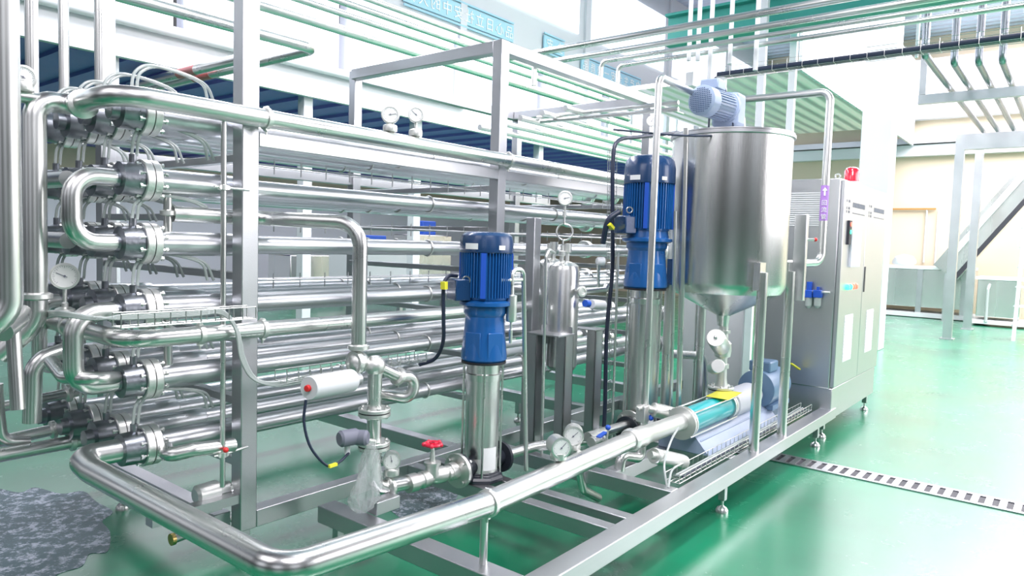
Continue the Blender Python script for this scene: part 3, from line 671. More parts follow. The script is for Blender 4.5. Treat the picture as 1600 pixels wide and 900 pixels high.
# ------------------------------------------------------------------ left end pipework
for u, r, yy, l in ((10, .030, 2.75, 'thick upright pipe at the left edge of the picture'),):
    q = P(u, 300, X=.62); q2 = P(u - 2, 505, X=.62)
    pipe('upright_pipe', l, [(q.x, q.y, 3.4), (q.x, q.y, q2.z), (q.x - .3, q.y + .05, q2.z - .04)], .034, .08)
for u, r, X_, zb_, l in ((50, .026, 1.15, 1.99, 'upright pipe above the left elbow, beside the upper gauge'), (100, .025, 1.5, 2.02, 'upright pipe second from the tall white post'), (157, .027, 1.5, 2.03, 'upright pipe next to the tall white post')):
    q = P(u, 100, X=X_); pipe('upright_pipe', l, [(q.x, q.y, zb_), (q.x, q.y, 3.6)], r)
q = P(36, 180, X=.95); pipe('gauge_branch', 'short level pipe under the upper left gauge', [(q.x - .1, q.y, 1.985), (q.x + .25, q.y - .02, 1.985)], .022)
for i, (a, b, y) in enumerate((((0, 712), (158, 682), 3.55), ((0, 692), (120, 663), 3.62), ((0, 637), (150, 606), 3.7))):
    pa = P(-40, a[1] + 7, Y=y); pb = P(*b, Y=y)
    o = pipe('feed_pipe', 'low level pipe entering the bundle from the left edge, %s of three' % ('lowest', 'middle', 'topmost')[i], [pa, pb, pb + V((.25, 0, 0))], (.030, .026, .024)[i], group='low feed pipes at the left')
    union(o, pa.lerp(pb, .75), pb - pa, .027)
pipe('feed_elbow', 'vertical pipe with elbow dropping to the middle feed pipe', [P(-6, 600, Y=3.6), P(-4, 640, Y=3.6), P(2, 690, Y=3.6), P(45, 690, Y=3.6)], .026, .06)
pipe('return_pipe', 'curved tinted pipe dropping left of the fifth tube row', [P(100, 548, Y=3.3), P(52, 565, Y=3.3), P(50, 660, Y=3.3)], .034, .12, group='curved pipes at the left end')
pipe('return_pipe', 'curved tinted pipe bowing back near the fifth tube row', [P(80, 565, X=1.05), P(100, 590, X=1.05), P(150, 592, X=1.1), P(190, 590, X=1.25)], .026, .07, group='curved pipes at the left end')
pipe('drop_pipe', 'pair of upright pipe stubs below the left edge valve', [P(20, 505, X=.8), P(28, 640, X=.8)], .022)
o = pipe('drain_pipe', 'curved pipe end leaving the lowest front tube beside the flange', [P(258, 700, Y=2.93), P(262, 712, Y=2.86), P(300, 703, Y=2.82), P(365, 695, Y=2.82)], .030, .05)
o = pipe('discharge_elbow', 'elbow below the left edge with hand valve under the big down pipe', [P(36, 488, X=.86), P(30, 500, X=.8), P(5, 520, X=.7)], .026)
# hand pump / motor under the rack end
mt = thing('drain_motor', 'small dull motor under the left end of the rack', 'motor', P(325, 800, Y=2.9))
c = P(325, 770, Y=2.95)
MB().lathe(c + V((-.06, 0, 0)), (1, 0, 0), [(0, .03), (.01, .045), (.10, .048), (.11, .03), (.16, .03)], 18).build('motor_body', 'cast', mt)
MB().box((c.x - .03, c.y - .03, .27), (c.x + .05, c.y + .03, c.z - .03)).build('stand', 'brushed', mt)
MB().cyl(c + V((.10, -.02, 0)), c + V((.16, -.06, .02)), .02).build('lever', 'steel', mt)
p0 = P(268, 843, Z=.12); p1 = P(310, 832, Z=.12)
o = pipe('drain_stub', 'open short pipe end low beneath the rack corner', [p0, p0 + V((.35, .05, 0))], .022)
MB().cyl(p0 + V((-.004, 0, 0)), p0 + V((.012, 0, 0)), .027).build('rim', 'brass', o)

# ------------------------------------------------------------------ filters
def filt(cx, cy, ztop, zbot, r, label):
    t = thing('filter_housing', label, 'filter', (cx, cy, zbot), 'filter housings'); h = ztop - zbot
    MB().lathe((cx, cy, zbot), (0, 0, 1), [(0, r * .55), (.012, r * .85), (.035, r), (h - .06, r), (h - .03, r * .9), (h - .012, r * .65), (h, r * .25), (h, 0)], 36).build('vessel', 'satin', t)
    for a in (.5, 2.6, 4.2): lg = MB(); e_ = V((math.cos(a), math.sin(a), 0)); c = V((cx, cy, 0)) + e_ * (r + .02); lg.bar(V((c.x, c.y, .86)), V((c.x, c.y, .98)), .05, .006, V((-e_.y, e_.x, 0))); lg.build('mounting_lug', 'brushed', t)
    MB().lathe((cx - .03, cy, ztop - .02), (0, 0, 1), [(0, .014), (.05, .014), (.055, .022), (.08, .022), (.085, .012), (.12, .012)], 14).build('top_nozzle', 'cast', t)
    MB().lathe((cx + .03, cy, ztop - .02), (0, 0, 1), [(0, .014), (.07, .014), (.075, .028), (.13, .028)], 14).build('vent_valve', 'cast', t)
    return t
filt(3.76, 2.58, 1.39, .68, .100, 'front polished filter cylinder, standing between the two blue pumps')
filt(3.92, 2.80, 1.40, .70, .100, 'rear polished filter cylinder, half hidden behind the front one')
ff = thing('filter_stand', 'steel channel stand holding the filter cylinders', 'stand', (3.7, 2.5, .25))
for x, y in ((3.52, 2.60), (3.60, 2.44), (3.98, 2.46)):
    m = MB(); m.box((x, y, .25), (x + .09, y + .008, .93)); m.box((x, y, .25), (x + .008, y + .07, .93)); m.box((x + .082, y, .25), (x + .09, y + .07, .93)); m.build('leg', 'brushed', ff, bevel=.002)
MB().box((3.515, 2.435, .932), (3.70, 2.70, .94)).build('shelf_rail', 'brushed', ff); MB().box((3.96, 2.455, .932), (4.075, 2.82, .94)).build('shelf_rail', 'brushed', ff)
# side port with actuator of the filter
c = P(905, 455, Y=2.45)
sv = thing('sample_valve', 'small valve with grey actuator and blue cap beside the front filter cylinder', 'valve', c)
MB().lathe(c, (-.3, -1, 0), [(0, .02), (.02, .034), (.035, .034), (.036, .022), (.03, .02)], 20).build('port', 'cast', sv)
MB().tube([c, P(945, 452, Y=2.45), P(948, 446, Y=2.45)], .020).build('side_pipe', 'steel', sv)
MB().lathe(P(924, 475, Y=2.42), P(955, 478, Y=2.42) - P(924, 475, Y=2.42), [(0, .028), (.004, .032), (.14, .032), (.145, .028)], 24).build('actuator', 'white', sv)
MB().lathe(P(914, 474, Y=2.42), P(955, 478, Y=2.42) - P(924, 475, Y=2.42), [(0, .022), (.04, .024)], 20).build('cap', 'bluecap', sv)
c = P(935, 408, Y=2.45)
t_ = thing('level_switch', 'small round switch head on a stem right of the filter cylinders', 'switch', P(935, 450, Y=2.45))
MB().lathe(c - V((.02, 0, 0)), (1, -.6, 0), [(0, .02), (.01, .028), (.05, .028), (.055, .02)], 20).build('head', 'white', t_)
MB().cyl(c, P(935, 450, Y=2.45), .010).build('stem', 'steel', t_)
# arched sampling tube and canister by pump one
o = pipe('sample_tube', 'thin tube arching from the shorter pump and dropping to the base frame', [P(799, 445, Y=2.3), P(800, 421, Y=2.3), P(818, 421, Y=2.3), P(822, 735, Y=2.3)], .0125, .04)
t_ = thing('relief_valve', 'slim relief valve canister hanging right of the shorter pump motor', 'valve', P(800, 530, Y=2.3))
a = P(800, 455, Y=2.3); z_ = a.z
MB().lathe((a.x, a.y, P(800, 536, Y=2.3).z), (0, 0, 1), [(0, .008), (.07, .011), (.075, .006), (.11, .006), (.115, .024), (.13, .028), (.22, .028), (.25, .028), (.255, .012), (.33, .010)], 20).build('canister', 'cast', t_)
MB().cyl(P(782, 438, Y=2.3), P(815, 437, Y=2.3), .010).build('cross_fitting', 'cast', t_)
o = pipe('sample_tube', 'thin tube hooked beside the filter cylinders down to the floor frame', [P(866, 395, Y=2.42), P(858, 390, Y=2.42), P(853, 400, Y=2.42), P(846, 725, Y=2.42)], .009, .03)
for i, (u0, u1, yy, v0, v1, r) in enumerate(((966, 956, 2.3, 395, 690, .008), (1055, 1048, 2.0, 330, 650, .011), (1072, 1060, 1.98, 200, 640, .018), (1090, 1083, 2.6, 460, 640, .014))):
    pipe('upright_tube', 'slim upright tube between the taller pump and tank, %s from left' % ('first', 'second', 'third', 'fourth')[i], [P(u0, v0, Y=yy), P(u1, v1, Y=yy)], r, group='slim upright tubes')
# tall pipe with arch toward tank top
tv = P(1018, 400, Y=2.0)
pipe('tank_fill_pipe', 'tall pipe rising before the taller pump and crossing to the tank lid', [(tv.x, 2.0, .42), (tv.x, 2.0, P(1027, 118, Y=2.0).z), P(1160, 182, Y=2.0), P(1161, 214, Y=2.0)], .021, .05)
# lifting cable bundle left of pump 2
tag(MB().tube([P(1060, 207, Y=2.5), P(1000, 214, Y=2.5), P(966, 220, Y=2.5), P(958, 250, Y=2.5), P(957, 330, Y=2.5), P(957, 420, Y=2.5), P(948, 520, Y=2.5), P(945, 640, Y=2.5), P(941, 712, Y=2.5)], .014, n=10, smooth=6).build('cable_bundle', 'cable'), 'thick dark cable bundle descending left of the taller pump', 'cable')
wt = wire_tray('cable_tray', 'upright wire mesh ladder left of the taller pump', P(954, 235, Y=2.58), P(950, 640, Y=2.58), .07, .03, 26, up=V((0, -1, 0)))
tag(MB().bar(P(951, 350, Y=2.34), P(957, 357, Y=2.34), .03, .02).build('cable_tag', 'yellow'), 'yellow tag on the cable left of the taller pump', 'tag')
tag(MB().tube([P(968, 330, Y=2.3), P(950, 345, Y=2.35), P(942, 380, Y=2.4)], .018, n=10, smooth=5).build('cable', 'cable'), 'dark cable sleeve leaving the terminal box of the taller pump', 'cable')

# ------------------------------------------------------------------ big tank
TX, TY, TR = 4.62, 1.86, .385
tk = thing('mixing_tank', 'large open brushed steel mixing tank on four round legs', 'tank', (TX, TY, .25))
zt, zs = 2.21, 1.26
MB().lathe((TX, TY, .98), (0, 0, 1), [(0, .035), (.07, .045), (zs - .98 - .05, TR * .93), (zs - .98 - .01, TR * .99), (zs - .98 + .02, TR), (zt - .98, TR), (zt - .98, TR - .006), (.35, TR - .006), (.31, TR * .9), (.12, .05), (.1, 0)], 72, 0).build('vessel', 'satin', tk)
MB().lathe((TX, TY, zt), (0, 0, 1), [(0, TR + .004), (.004, TR + .014), (.024, TR + .014), (.026, TR - .008)], 64).build('rim', 'brushed', tk)
lid = MB(); n = 40
arc = [V((TX + math.cos(math.radians(100 + 180 * k / n)) * (TR + .01), TY + math.sin(math.radians(100 + 180 * k / n)) * (TR + .01), zt + .027)) for k in range(n + 1)]
lid.prism(arc, (0, 0, .008)); lo_ = lid.build('lid', 'brushed', tk)
for k, (dx, dy) in enumerate(((-.27, -.345), (.26, -.345), (-.27, .27), (.27, .27))):
    lg = MB().cyl((TX + dx, TY + dy, .25), (TX + dx, TY + dy, 1.36), .031, n=22).build('leg', 'steel', tk)
    MB().box((TX + dx - .05, TY + dy + (.0 if dy < 0 else -.04), 1.25), (TX + dx + .05, TY + dy + (.04 if dy < 0 else 0), 1.42)).build('leg_plate', 'satin', lg)
h = P(1268, 216, Y=1.6)
MB().tube([(TX + .36, TY - .18, zt), (TX + .47, TY - .22, zt - .0), (TX + .49, TY - .10, zt), (TX + .385, TY - .06, zt)], .007, .03, 8).build('rim_handle', 'steel', tk)
# agitator
ag = thing('agitator', 'grey-blue agitator motor lying on the tank lid', 'agitator', (TX - .05, TY, zt))
ac = P(1100, 160, Y=1.90); ax = V((1, -.12, 0)).normalized()
ac = V((4.30, 1.92, 2.425)); L = .34; Rm = .095
MB().lathe(ac - ax * .05, ax, [(0, Rm * .8), (.01, Rm), (.09, Rm * 1.0), (.095, Rm * .9)], 32).build('fan_cover', 'sheet', ag)
m = MB()
for k in range(-6, 7):
    for j in range(-6, 7):
        if math.hypot(k, j) * .012 < Rm * .82: 
            x_, y_, d_ = frame(ax); c = ac - ax * .0515 + x_ * k * .012 + y_ * j * .012; m.lathe(c, -ax, [(0, .0035), (.002, .0035)], 6)
m.build('fan_grille', 'navy', ag)
mm = MB().lathe(ac + ax * .045, ax, [(0, Rm * .88), (L * .6, Rm * .88), (L * .62, Rm * 1.05), (L * .68, Rm * 1.05), (L * .70, Rm * .7), (L * .9, Rm * .6)], 32).build('motor_body', 'sheet', ag)
m = MB()
for k in range(30):
    a = 2 * PI * k / 30; x_, y_, d_ = frame(ax); e_ = x_ * math.cos(a) + y_ * math.sin(a); m.bar(ac + ax * .05 + e_ * Rm * .9, ac + ax * (.04 + L * .58) + e_ * Rm * .9, .018, .004, d_.cross(e_))
m.build('cooling_fins', 'sheet', mm)
MB().box((ac.x + .05, ac.y - .06, ac.z + .085), (ac.x + .18, ac.y + .06, ac.z + .15)).build('terminal_box', 'sheet', ag, bevel=.008)
gx = V((ac.x + .34, ac.y - .02, 0))
MB().box((gx.x - .08, gx.y - .09, ac.z - .12), (gx.x + .08, gx.y + .09, ac.z + .10)).build('gearbox', 'sheet', ag, bevel=.025)
m = MB()
for k in range(4):
    a = PI / 4 + k * PI / 2; m.cyl((gx.x + .07 * math.cos(a), gx.y + .07 * math.sin(a), zt + .02), (gx.x + .07 * math.cos(a), gx.y + .07 * math.sin(a), ac.z - .10), .011)
m.box((gx.x - .10, gx.y - .10, zt + .03), (gx.x + .10, gx.y + .10, zt + .045)); m.build('mounting_stand', 'brushed', ag)
MB().cyl((gx.x, gx.y, 1.5), (gx.x, gx.y, ac.z), .015).build('shaft', 'steel', ag)
tag(MB().tube([(ac.x + .18, ac.y, ac.z + .12), (ac.x + .26, ac.y - .02, ac.z + .12), (ac.x + .27, ac.y - .08, ac.z - .10), (ac.x + .1, ac.y - .12, ac.z - .20), (ac.x - .25, ac.y, ac.z - .25), (ac.x - .6, ac.y + .3, ac.z - .24)], .006, n=8, smooth=6).build('cable', 'cable'), 'thin dark cable drooping from the agitator motor', 'cable')
# tank overflow pipe
tp = [P(1158, 158, Y=1.95), P(1296, 141, Y=1.62), P(1277, 410, Y=1.62), P(1250, 412, Y=1.72)]
tp[0] = V((tp[1].x - .9, 1.7, tp[1].z)); tp[2] = V((tp[1].x, 1.62, P(1277, 412, Y=1.62).z)); tp[3] = V((tp[1].x - .2, 1.70, tp[2].z - .01))
tp = [P(1158, 158, X=5.15), V((5.35, 1.46, 0)), V((5.35, 1.46, 0)), V((0, 0, 0))]
e0 = P(1298, 143, X=5.45); e1 = P(1158, 156, Z=e0.z)
o = pipe('overflow_pipe', 'pipe arching over the tank side and down with a purple arrow label', [e1, e0, (e0.x, e0.y, P(1276, 410, X=e0.x).z), (4.975, 1.70, P(1276, 412, X=e0.x).z - .01)], .027, .07, n=20)
zl0 = P(1283, 345, X=e0.x).z; zl1 = P(1287, 290, X=e0.x).z
MB().cyl((e0.x, e0.y, zl0), (e0.x, e0.y, zl1), .0285, n=24).build('purple_tape', 'purple', o)
nd = (V((0, 0, 0)) - V((e0.x, e0.y, 0))).normalized(); sd = V((-nd.y, nd.x, 0))
ce = V((e0.x, e0.y, 0)) + nd * .0305
ar = MB(); zc_ = zl1 - .045
ar.prism([ce + V((0, 0, zc_ + .03)), ce + sd * .018 + V((0, 0, zc_ + .006)), ce + sd * .006 + V((0, 0, zc_ + .006)), ce + sd * .006 + V((0, 0, zc_ - .03)), ce - sd * .006 + V((0, 0, zc_ - .03)), ce - sd * .006 + V((0, 0, zc_ + .006)), ce - sd * .018 + V((0, 0, zc_ + .006))], nd * .001)
ar.build('arrow_mark', 'whitelabel', o)
for i, ch in enumerate('回流管'):
    glyph(ch, .04, 'whitelabel', 'label_letter', o, ce + nd * .001 + V((0, 0, zc_ - .095 - i * .05)), (PI / 2, 0, math.atan2(nd.y, nd.x) + PI / 2))
br = thing('pipe_bracket', 'white bracket box under the cable tray above the tank', 'bracket', P(1160, 150, X=5.6))
c = P(1150, 135, X=6.55); pq = P(1192, 190, Y=2.9); MB().bar((c.x - .5, 2.86, c.z), (6.83, 2.86, c.z), .07, .12).build('arm', 'white', br); MB().box((6.76, 2.83, c.z), (6.83, 2.89, 3.17)).build('hanger', 'white', br)
# level probe box on tank side
lp = thing('level_probe', 'narrow steel sensor housing on the right side of the tank with a red button', 'sensor', P(1252, 430, Y=1.6))
c = P(1252, 400, X=4.98); MB().box((c.x - .02, c.y - .03, P(1252, 470, X=4.98).z), (c.x + .03, c.y + .05, P(1252, 335, X=4.98).z)).build('housing', 'brushed', lp, bevel=.004)
b0 = P(1258, 374, X=5.0); MB().cyl(b0, b0 + V((.06, -.05, 0)), .009).build('plunger', 'steel', lp); MB().ball(b0 + V((.06, -.05, 0)), .014).build('red_button', 'redplastic', lp)

# ------------------------------------------------------------------ tank outlet valves
oc = V((TX + .02, TY, 0))
ov = thing('outlet_valve', 'tank outlet pipe with valve, reducer and bolted flange below the cone', 'valve', (TX + .02, TY, .52))
MB().lathe((oc.x, oc.y, .98), (0, 0, -1), [(0, .030), (.03, .030), (.032, .045), (.05, .045), (.052, .032), (.10, .034), (.12, .055), (.17, .058), (.21, .052), (.22, .034), (.26, .034), (.262, .046), (.29, .046), (.292, .034), (.36, .036), (.43, .046), (.432, .05)], 26).build('outlet_body', 'cast', ov)
flanges(ov, (oc.x, oc.y, .545), (0, 0, 1), .088, .016, .008); bolts(ov, (oc.x, oc.y, .545), (0, 0, 1), .070, .028, 8, .009)
a0_ = V((oc.x, oc.y, .815)); a1_ = P(1118, 527, X=oc.x - .33)
av = thing('outlet_actuator', 'larger steel cylinder actuator pointing left below the tank cone', 'actuator', a1_); dv = (a1_ - a0_).normalized(); L = (a1_ - a0_).length
MB().lathe(a0_ + dv * .06, dv, [(0, .03), (.04, .03), (.042, .055), (.05, .060), (L - .08, .060), (L - .07, .055)], 30).build('cylinder', 'cast', av); MB().ball(a1_ + dv * .0, .012).build('knob', 'steel', av)
a2_ = P(1122, 572, X=oc.x - .33); a3_ = V((oc.x - .10, oc.y + .02, .70))
av = thing('outlet_actuator', 'smaller steel cylinder actuator just below the larger one', 'actuator', a2_); dv = (a2_ - a3_).normalized(); L = (a2_ - a3_).length
MB().lathe(a3_, dv, [(0, .02), (.03, .044), (L, .044), (L + .004, .04)], 28).build('cylinder', 'cast', av)
pipe('tank_return_pipe', 'bent pipe rising and curving down left of the tank outlet', [P(1040, 552, Y=2.3), P(1098, 556, Y=2.3), P(1100, 625, Y=2.3)], .032, .10)
# ------------------------------------------------------------------ screw pump
pz_ = .452; PYc = 1.80
sp = thing('screw_pump', 'horizontal screw pump with teal stator and pale grey housing', 'pump', (4.5, PYc, .25))
x0, x1 = 3.93, 4.56
MB().box((4.02, 1.72, .25), (5.62, 2.0, .34)).build('base_plate', 'sheet', sp, bevel=.006)
MB().cyl((x0, PYc, pz_), (x1, PYc, pz_), .078, n=32).build('stator', 'teal', sp)
for xx, R_ in ((x0 - .03, .098), (x0 - .005, .098), (x1 - .01, .09), (x1 + .02, .088)): MB().lathe((xx, PYc, pz_), (1, 0, 0), [(0, R_), (.018, R_)], 32).build('clamp_flange', 'cast', sp)
for a in (45, 135, 225, 315):
    y_, z_ = PYc + .098 * math.cos(math.radians(a)), pz_ + .098 * math.sin(math.radians(a))
    MB().cyl((x0 - .04, y_, z_), (x1 + .05, y_, z_), .006, n=8).build('tie_rod', 'steel', sp)
MB().lathe((x1 + .04, PYc, pz_), (1, 0, 0), [(0, .084), (.015, .095), (.40, .095), (.42, .08), (.5, .07)], 32).build('suction_housing', 'housing', sp)
MB().lathe((oc.x, oc.y, .44), (0, 0, 1), [(0, .07), (.08, .06), (.083, .05)], 24).build('inlet_neck', 'housing', sp)
MB().bar((x1 - .20, PYc - .03, pz_ + .088), (x1 + .06, PYc - .02, pz_ + .094), .15, .002).build('label_plate', 'yellow', sp)['label'] = 'yellow paper label'
MB().box((x1 + .45, 1.78, .33), (x1 + .62, 1.92, .40)).build('pedestal', 'black', sp)
pm = thing('pump_motor', 'grey-blue wrapped electric motor behind the tank legs', 'motor', (5.3, PYc, .34))
MB().lathe((5.14, PYc, .48), (1, 0, 0), [(0, .10), (.01, .135), (.03, .14), (.38, .13), (.42, .125), (.46, .08)], 30).build('motor_body', 'motorwrap', pm)
MB().box((5.20, PYc - .08, .60), (5.38, PYc + .08, .68)).build('terminal_box', 'motorwrap', pm, bevel=.012)
MB().box((5.18, PYc - .12, .335), (5.55, PYc + .12, .37)).build('motor_foot', 'motorwrap', pm)
MB().bar(P(1236, 568, Y=1.7), P(1249, 577, Y=1.7), .02, .01).build('cable_tag', 'yellow', pm)
# film/sheet over the base in front of the pump
m = MB(); m.prism([(4.0, 1.66, .262), (5.25, 1.66, .262), (5.25, 1.78, .40), (4.0, 1.80, .42)], (0, .004, .003))
m.prism([(4.0, 1.66, .262), (4.0, 1.80, .42), (4.0, 1.90, .42), (4.0, 1.90, .262)], (.004, 0, 0))
tag(m.build('drip_guard', 'sheet'), 'sloping pale blue guard sheet below the teal pump', 'guard')
# valves left of the screw pump
def act(label, p, q, r, mat='cast', cat='actuator'):
    t = thing('valve_actuator', label, cat, p); d = (q - p).normalized(); L = (q - p).length
    MB().lathe(p, d, [(0, r * .9), (.005, r), (L - .02, r), (L - .015, r * .94), (L, r * .94)], 28).build('cylinder', mat, t)
    MB().cyl(p - d * .04, p, r * .5).build('yoke', 'cast', t); return t
act('grey cylinder actuator just above the coupling left of the teal pump', P(1020, 640, Y=1.96), P(1062, 650, Y=1.86), .045)
act('grey cylinder actuator low below the coupling with yellow hose', P(1022, 712, Y=1.72), P(1068, 722, Y=1.68), .042)
vb = thing('ball_valve', 'small ball valve with blue lever beside the taller pump base', 'valve', P(1005, 655, Y=2.0))
c = P(1004, 646, Y=2.0); MB().box((c.x - .03, c.y - .03, c.z - .05), (c.x + .03, c.y + .03, c.z + .05)).cyl(c + V((-.07, 0, .04)), c + V((.06, 0, .04)), .014).build('valve_body', 'cast', vb, bevel=.004)
MB().ball(c + V((.06, -.03, .02)), .018).ball(c + V((.05, -.03, -.03)), .018).build('lever', 'bluecap', vb)
vb = thing('ball_valve', 'ball valve with dark blue lever next to the rear gauge of the pair', 'valve', P(932, 690, Y=2.15))
c = P(932, 688, Y=2.15); MB().lathe(c - V((.06, 0, 0)), (1, 0, 0), [(0, .03), (.02, .03), (.03, .022), (.09, .022), (.1, .03), (.12, .03)], 18).build('valve_body', 'cast', vb)
MB().bar(c + V((-.03, -.03, .03)), c + V((.05, -.03, .045)), .03, .008).build('lever', 'bluecap', vb)
pipe('pump_discharge_pipe', 'short pipe from the taller pump flange to the gauges', [P(918, 683, Y=2.2), P(985, 662, Y=2.2)], .030)
f = MB(); c = P(982, 663, Y=2.2); f.lathe(c, (1, 0, 0), [(0, .088), (.02, .088)], 30); fo = f.build('flange', 'cast'); tag(fo, 'round bolted flange left of the taller pump base', 'flange')
bolts(fo, c + V((.01, 0, 0)), (1, 0, 0), .068, .03, 4, .01)
t_ = thing('needle_valve', 'slim needle valve with round blue knob right of the gauge pair', 'valve', P(949, 700, Y=2.05)); a = P(950, 668, Y=2.05)
MB().cyl((a.x, a.y, .34), (a.x, a.y, a.z), .005, n=8).build('stem', 'steel', t_); MB().ball(a, .016).build('knob', 'bluecap', t_)
pipe('pump_outlet_pipe', 'short pipe leaving the right flange of the shorter pump', [(2.98, 2.42, .325), (3.25, 2.40, .325), (3.55, 2.25, .33), (3.75, 2.25, .33)], .030)
pipe('drain_elbow', 'bent pipe dropping below the loop pipe at the gauges', [P(880, 725, Y=2.1), P(905, 735, Y=2.1), P(911, 765, Y=2.1), P(935, 778, Y=2.1)], .024, .05)
pipe('double_elbow', 'short S shaped pipe under the coupling beside the base beam', [P(968, 735, Y=1.95), P(970, 712, Y=1.95), P(1000, 716, Y=1.92), P(1002, 695, Y=1.92)], .030, .045)
for i, pts in enumerate(([P(1060, 668, Y=1.69), P(1048, 690, Y=1.68), P(1038, 725, Y=1.66), P(1042, 760, Y=1.62)], [P(1066, 724, Y=1.66), P(1050, 735, Y=1.64), P(1044, 762, Y=1.60)])):
    tag(MB().tube(pts, .006, n=8, smooth=6).build('air_hose', 'hose'), ('longer' if i == 0 else 'shorter') + ' pale air hose at the front beam end of the tray', 'hose')

# ------------------------------------------------------------------ control cabinet
CX0, CX1, CY0, CY1, CZ0, CZ1 = 5.90, 7.42, 1.47, 2.10, .42, 2.07
cb = thing('control_cabinet', 'tall grey steel control cabinet with touch screen and red beacon', 'cabinet', (6.6, 1.8, .14))
MB().box((CX0, CY0 + .02, CZ0), (CX1, CY1, CZ1)).build('body', 'cabinet', cb, bevel=.006)
MB().box((CX0 + .02, CY0, .17), (CX1 - .02, CY1, CZ0)).build('plinth', 'cabinet', cb, bevel=.006)
mid = (CX0 + CX1) / 2
for i, (a, b) in enumerate(((CX0 + .02, mid - .004), (mid + .004, CX1 - .005))):
    d = MB().box((a, CY0 - .012, CZ0 + .01), (b, CY0 + .02, CZ1 - .015)).build('door', 'cabinet', cb, bevel=.005)
    vv = MB()
    for k in range(14): vv.box((a + .22, CY0 - .018, .62 + k * .026), (a + .46, CY0 - .012, .636 + k * .026))
    vv.box((a + .21, CY0 - .0145, .61), (a + .47, CY0 - .0122, .99)); vv.build('vent', 'whitelabel', d)
    tx = MB(); a_ = a + .06
    for k in range(5):
        for j in range(5):
            if (k * 3 + j * 5 + k * j) % 3: tx.box((a_ + k * .028, CY0 - .0135, 1.78 + j * .028), (a_ + k * .028 + .02, CY0 - .0122, 1.78 + j * .028 + .02))
    for k in range(16): tx.box((a_ + .19 + k * .026, CY0 - .0135, 1.86), (a_ + .19 + k * .026 + .019, CY0 - .0122, 1.90))
    for k in range(14): tx.box((a_ + .19 + k * .03, CY0 - .0135, 1.81), (a_ + .19 + k * .03 + .024, CY0 - .0122, 1.818))
    tx.build('lettering', 'ink', d)
    if i == 0:
        sc = MB().box((a + .22, CY0 - .03, 1.38), (a + .53, CY0 - .012, 1.68)).build('screen_bezel', 'housing', d); MB().box((a + .235, CY0 - .0315, 1.395), (a + .515, CY0 - .03, 1.665)).build('screen', 'screen', sc)
        sw = MB().box((a + .12, CY0 - .03, 1.56), (a + .19, CY0 - .012, 1.75)).build('indicator_block', 'darkin', d)
        MB().cyl((a + .155, CY0 - .036, 1.72), (a + .155, CY0 - .03, 1.72), .017).build('red_light', 'red_lamp', sw); MB().cyl((a + .155, CY0 - .036, 1.66), (a + .155, CY0 - .03, 1.66), .017).build('green_light', 'green_lamp', sw)
        for k, mt_ in enumerate(('green_lamp', 'green_lamp', 'red_lamp', 'red_lamp')): MB().lathe((a + .20 + k * .085, CY0 - .010, 1.22), (0, -1, 0), [(0, .024), (.02, .024), (.03, .016)], 16).build('push_button', mt_, d)
    else: MB().box((a + .03, CY0 - .016, 1.16), (a + .07, CY0 - .012, 1.38)).build('handle', 'darkin', d, bevel=.004)
vv = MB()
for k in range(16): vv.box((CX0 - .008, CY0 + .10, 1.70 + k * .017), (CX0, CY0 + .48, 1.708 + k * .017))
vv.build('side_vent', 'whitelabel', cb)
for x, y in ((CX0 + .1, CY0 + .08), (CX1 - .06, CY0 + .06), (CX0 + .1, CY1 - .1), (CX1 - .1, CY1 - .1)): foot(cb, x, y)
be = MB().lathe((6.76, 1.62, CZ1), (0, 0, 1), [(0, .075), (.03, .075), (.032, .06), (.05, .06)], 24).build('beacon_base', 'white', cb)
MB().lathe((6.76, 1.62, CZ1 + .05), (0, 0, 1), [(0, .062), (.09, .062), (.115, .05), (.125, .03), (.128, 0)], 24).build('beacon_lens', 'beacon', be)
MB().ring((CX0 + .06, CY0 + .06, CZ1 + .02), (1, 0, 0), .018, .006, 18, 6).build('lifting_eye', 'steel', cb)
# air regulator
ar_ = thing('air_regulator', 'two-bowl air regulator with blue tops on the cabinet side', 'regulator', (CX0 - .04, 1.8, 1.0))
for k, u in enumerate((1264, 1278)):
    c = P(u, 458, X=CX0 - .04)
    MB().box((c.x - .03, c.y - .03, c.z - .035), (c.x + .03, c.y + .03, c.z + .025)).build('block', 'bluecap', ar_, bevel=.005)
    MB().lathe((c.x, c.y, c.z - .12), (0, 0, 1), [(0, .012), (.02, .026), (.085, .028)], 18).build('bowl', 'hose', ar_)
    MB().cyl((c.x, c.y, c.z + .02), (c.x, c.y, c.z + (.09 if k == 0 else .05)), .022 if k == 0 else .012).build('knob', 'bluecap', ar_)
MB().cyl(P(1250, 455, X=CX0 - .04), P(1297, 457, X=CX0 - .04), .010).build('fitting', 'cast', ar_)
wc = P(1195, 520, X=6.2)
tag(MB().box((6.3, 2.35, 0), (6.34, 2.95, 1.35)).build('panel_board', 'white'), 'white board standing behind the tank legs', 'board')

